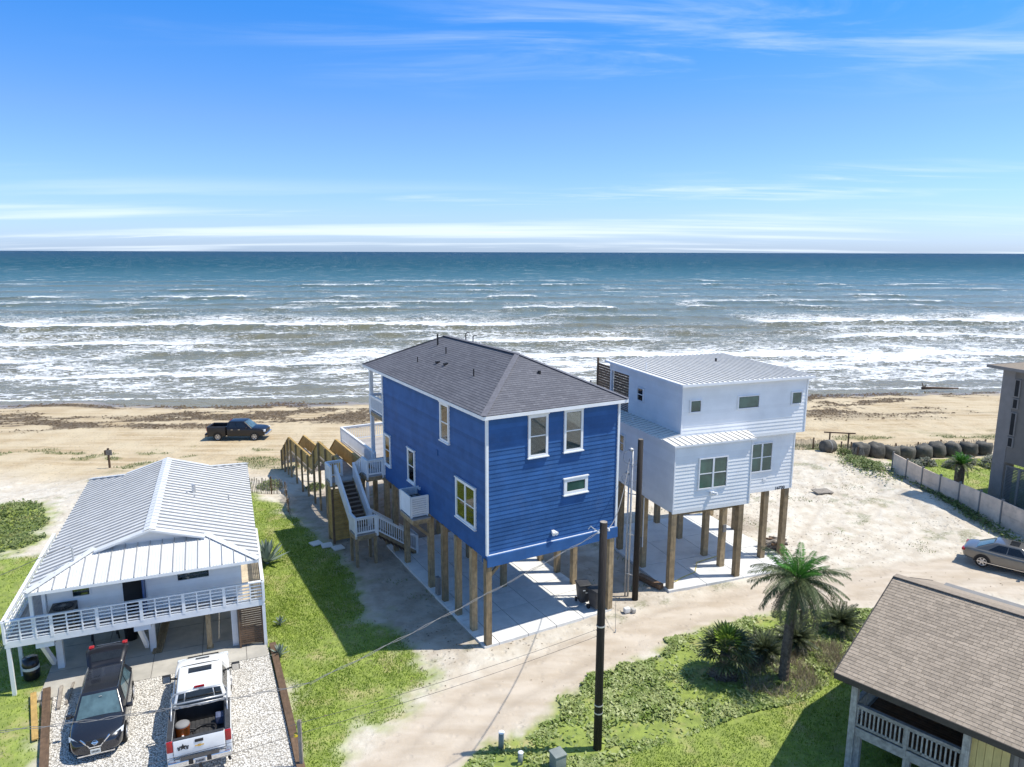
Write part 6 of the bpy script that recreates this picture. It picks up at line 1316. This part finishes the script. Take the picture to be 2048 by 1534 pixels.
for i in range(44):
    el = R(80 - 100 * i / 32 + random.uniform(-8, 8)) if i < 32 else R(random.uniform(-80, -55)); o = link('leaf', (fg if i < 5 else fa) if i < 32 else fd, fpm, (0, 0, .95 - .25 * (i >= 32))); o.rotation_euler = (Matrix.Rotation(i * 2.39996, 3, 'Z') @ Matrix.Rotation(-el, 3, 'Y') @ Matrix.Rotation(random.uniform(-.5, .5), 3, 'X')).to_euler()
def agave(label, loc, L, n):
    t_ = thing('agave', label, 'agave', loc); mb = MB(); k = 7; vs = []
    for i in range(k + 1):
        f = i / k; w = .085 * L * (math.sin(math.pi * min(1, f * .75 + .22)) if f < 1 else 0); x_ = L * f; z_ = .10 * L * f * f; vs += [(x_, -w, z_ + w * .5), (x_, 0, z_), (x_, w, z_ + w * .5)]
    mb.add(vs, [(i * 3 + j, i * 3 + j + 1, i * 3 + j + 4, i * 3 + j + 3) for i in range(k) for j in range(2)]); lf_ = mb.mesh('leaf', L_AGAVE, True)
    MB().lathe([(.06 * L, -.05), (.10 * L, .05), (.05 * L, .22 * L)], 8).build('core', L_AGAVE, t_)
    for i in range(n): o = link('leaf', lf_, t_, (0, 0, .04)); o.rotation_euler = (Matrix.Rotation(i * 2.39996, 3, 'Z') @ Matrix.Rotation(-R(84 - 74 * i / n), 3, 'Y')).to_euler()
agave('large blue grey agave at the cottage roof corner', (-13.55, 36.9, 0), 1.35, 30); agave('small blue grey agave beside the driveway edging', (-9.9, 27.75, 0), .5, 22); agave('tiny blue grey agave at the foot of the lattice screen', (-10.7, 30.3, 0), .4, 18)
def shrub(label, loc, rx, rz_, n, m=None, sz=.07):
    t_ = thing('shrub', label, 'shrub', loc, 0); u_ = RNG.normal(size=(n, 3)); u_ /= np.linalg.norm(u_, axis=1)[:, None]; u_[:, 2] = np.abs(u_[:, 2]); lump = .72 + .5 * fbm(u_[:, 0] * 2 + loc[0], u_[:, 1] * 2 + u_[:, 2] * 2, 3, 3); p = u_ * (RNG.uniform(.55, 1, n) * lump)[:, None] * np.array([rx, rx, rz_]); a = RNG.uniform(0, 6.28, n)
    e1 = np.stack([np.cos(a), np.sin(a), RNG.uniform(-.8, .8, n)], 1) * sz; e2 = np.stack([-np.sin(a), np.cos(a), RNG.uniform(-.8, .8, n)], 1) * sz * .6
    V = np.stack([p - e1, p + e2, p + e1, p - e2], 1).reshape(-1, 3); link('crown', fastmesh('crown', V, np.arange(n * 4).reshape(-1, 4), m or L_SHRUB), t_)
    for k in range(3): MB().tube([(0, 0, -.1), (.2 * rx * math.cos(k * 2.1), .2 * rx * math.sin(k * 2.1), rz_ * .7)], .04, 5, r2=.015).build('stem', M_WOODD, t_)
for lb, x_, y_, rx, rz_ in (('grey green shrub leftmost along the yard bags', 32.4, 55.4, .9, .75), ('grey green shrub second from the left along the bags', 34.1, 56.2, .85, .8), ('grey green shrub third from the left along the bags', 35.9, 55.6, .9, .8), ('grey green shrub behind the small yard palm', 37.4, 56.4, 1.0, .85), ('grey green shrub right of the small yard palm', 39.0, 55.6, 1.0, .9), ('grey green shrub beside the grey building balcony', 40.5, 57.0, 1.1, .9)): shrub(lb, (x_, y_, float(gz(x_, y_))), rx, rz_, 900)
shrub('low green bush left of the boardwalk sand fence', (-20.0, 50.0, float(gz(-20, 50))), .9, .5, 700, L_DUNE); shrub('low green bush right behind the cottage sand fence', (-17.9, 50.4, float(gz(-17.9, 50.4))), 1.0, .5, 700, L_DUNE); shrub('dark low bush under the far end of the boardwalk', (-14.6, 50.5, float(gz(-14.6, 50.5))), .8, .4, 500, L_DUNE); shrub('green bush at the dune gap beside the sand bags', (28.8, 59.2, float(gz(28.8, 59.2))), .7, .6, 500, L_DUNE)

# ------------------------------------------------------------------ seaweed and debris
M_WEED = mat('seaweed', (.10, .072, .045), .9, .3, 4, rnd=.4, island=True); M_DEB = mat('debris', (.13, .10, .07), .9, .3, 4, rnd=.5, island=True)
def litter(name, label, pts, size, m, cat, up=.5):
    n = len(pts); z_ = gz(pts[:, 0], pts[:, 1]); s_ = size * RNG.uniform(.4, 1.6, n); a = RNG.uniform(0, 6.283, n)
    c0 = np.stack([pts[:, 0], pts[:, 1], z_ + .01], 1); e1 = np.stack([np.cos(a), np.sin(a), 0 * a], 1) * s_[:, None]; e2 = np.stack([-np.sin(a), np.cos(a), 0 * a], 1) * (s_ * RNG.uniform(.15, .5, n))[:, None]; u_ = np.stack([0 * a, 0 * a, s_ * up * RNG.uniform(.3, 1, n)], 1)
    V = np.stack([c0 - e1 - e2, c0 + e1 - e2, c0 + e2, c0 + u_], 1).reshape(-1, 3); F = (np.arange(n)[:, None, None] * 4 + np.array([(0, 1, 3), (1, 2, 3), (2, 0, 3)])[None]).reshape(-1, 3)
    o = link(name, fastmesh(name, V, F, m)); o['kind'] = 'stuff'; o['label'] = label; o['category'] = cat
def wrackf(x_, y_):
    s = shore(x_, y_); w1 = fbm(x_ / 1.4, y_ / 1.4, 4, 21) - .5; w3 = fbm(x_ / 5, y_ / 5, 3, 41) - .5
    return sstep(.44, .50, fbm((x_ + 3 * w1) / 4.5, s / 1.5, 5, 51)) * sstep(.34, .46, fbm(x_ / 11, s / 4.0, 3, 57)) * sstep(71, 76, s + 3 * w3) * sstep(90, 87, s)
litter('seaweed', 'brown seaweed strewn along the tide line', wscat(15000, -75, 85, 68, 96, wrackf), .13, M_WEED, 'seaweed', .7)
litter('beach_litter', 'scattered twigs and shells on the sand lots', wscat(5000, -10, 34, 22, 60, lambda x_, y_: np.clip(4 * (fbm(x_ / 2.5, y_ / 2.5, 3, 401) - .42), 0, 1) * (polydist(VEG, x_, y_) < -.2) * (.15 + .85 * (polydist(ROAD, x_, y_) < 0))), .045, M_DEB, 'debris', .5)
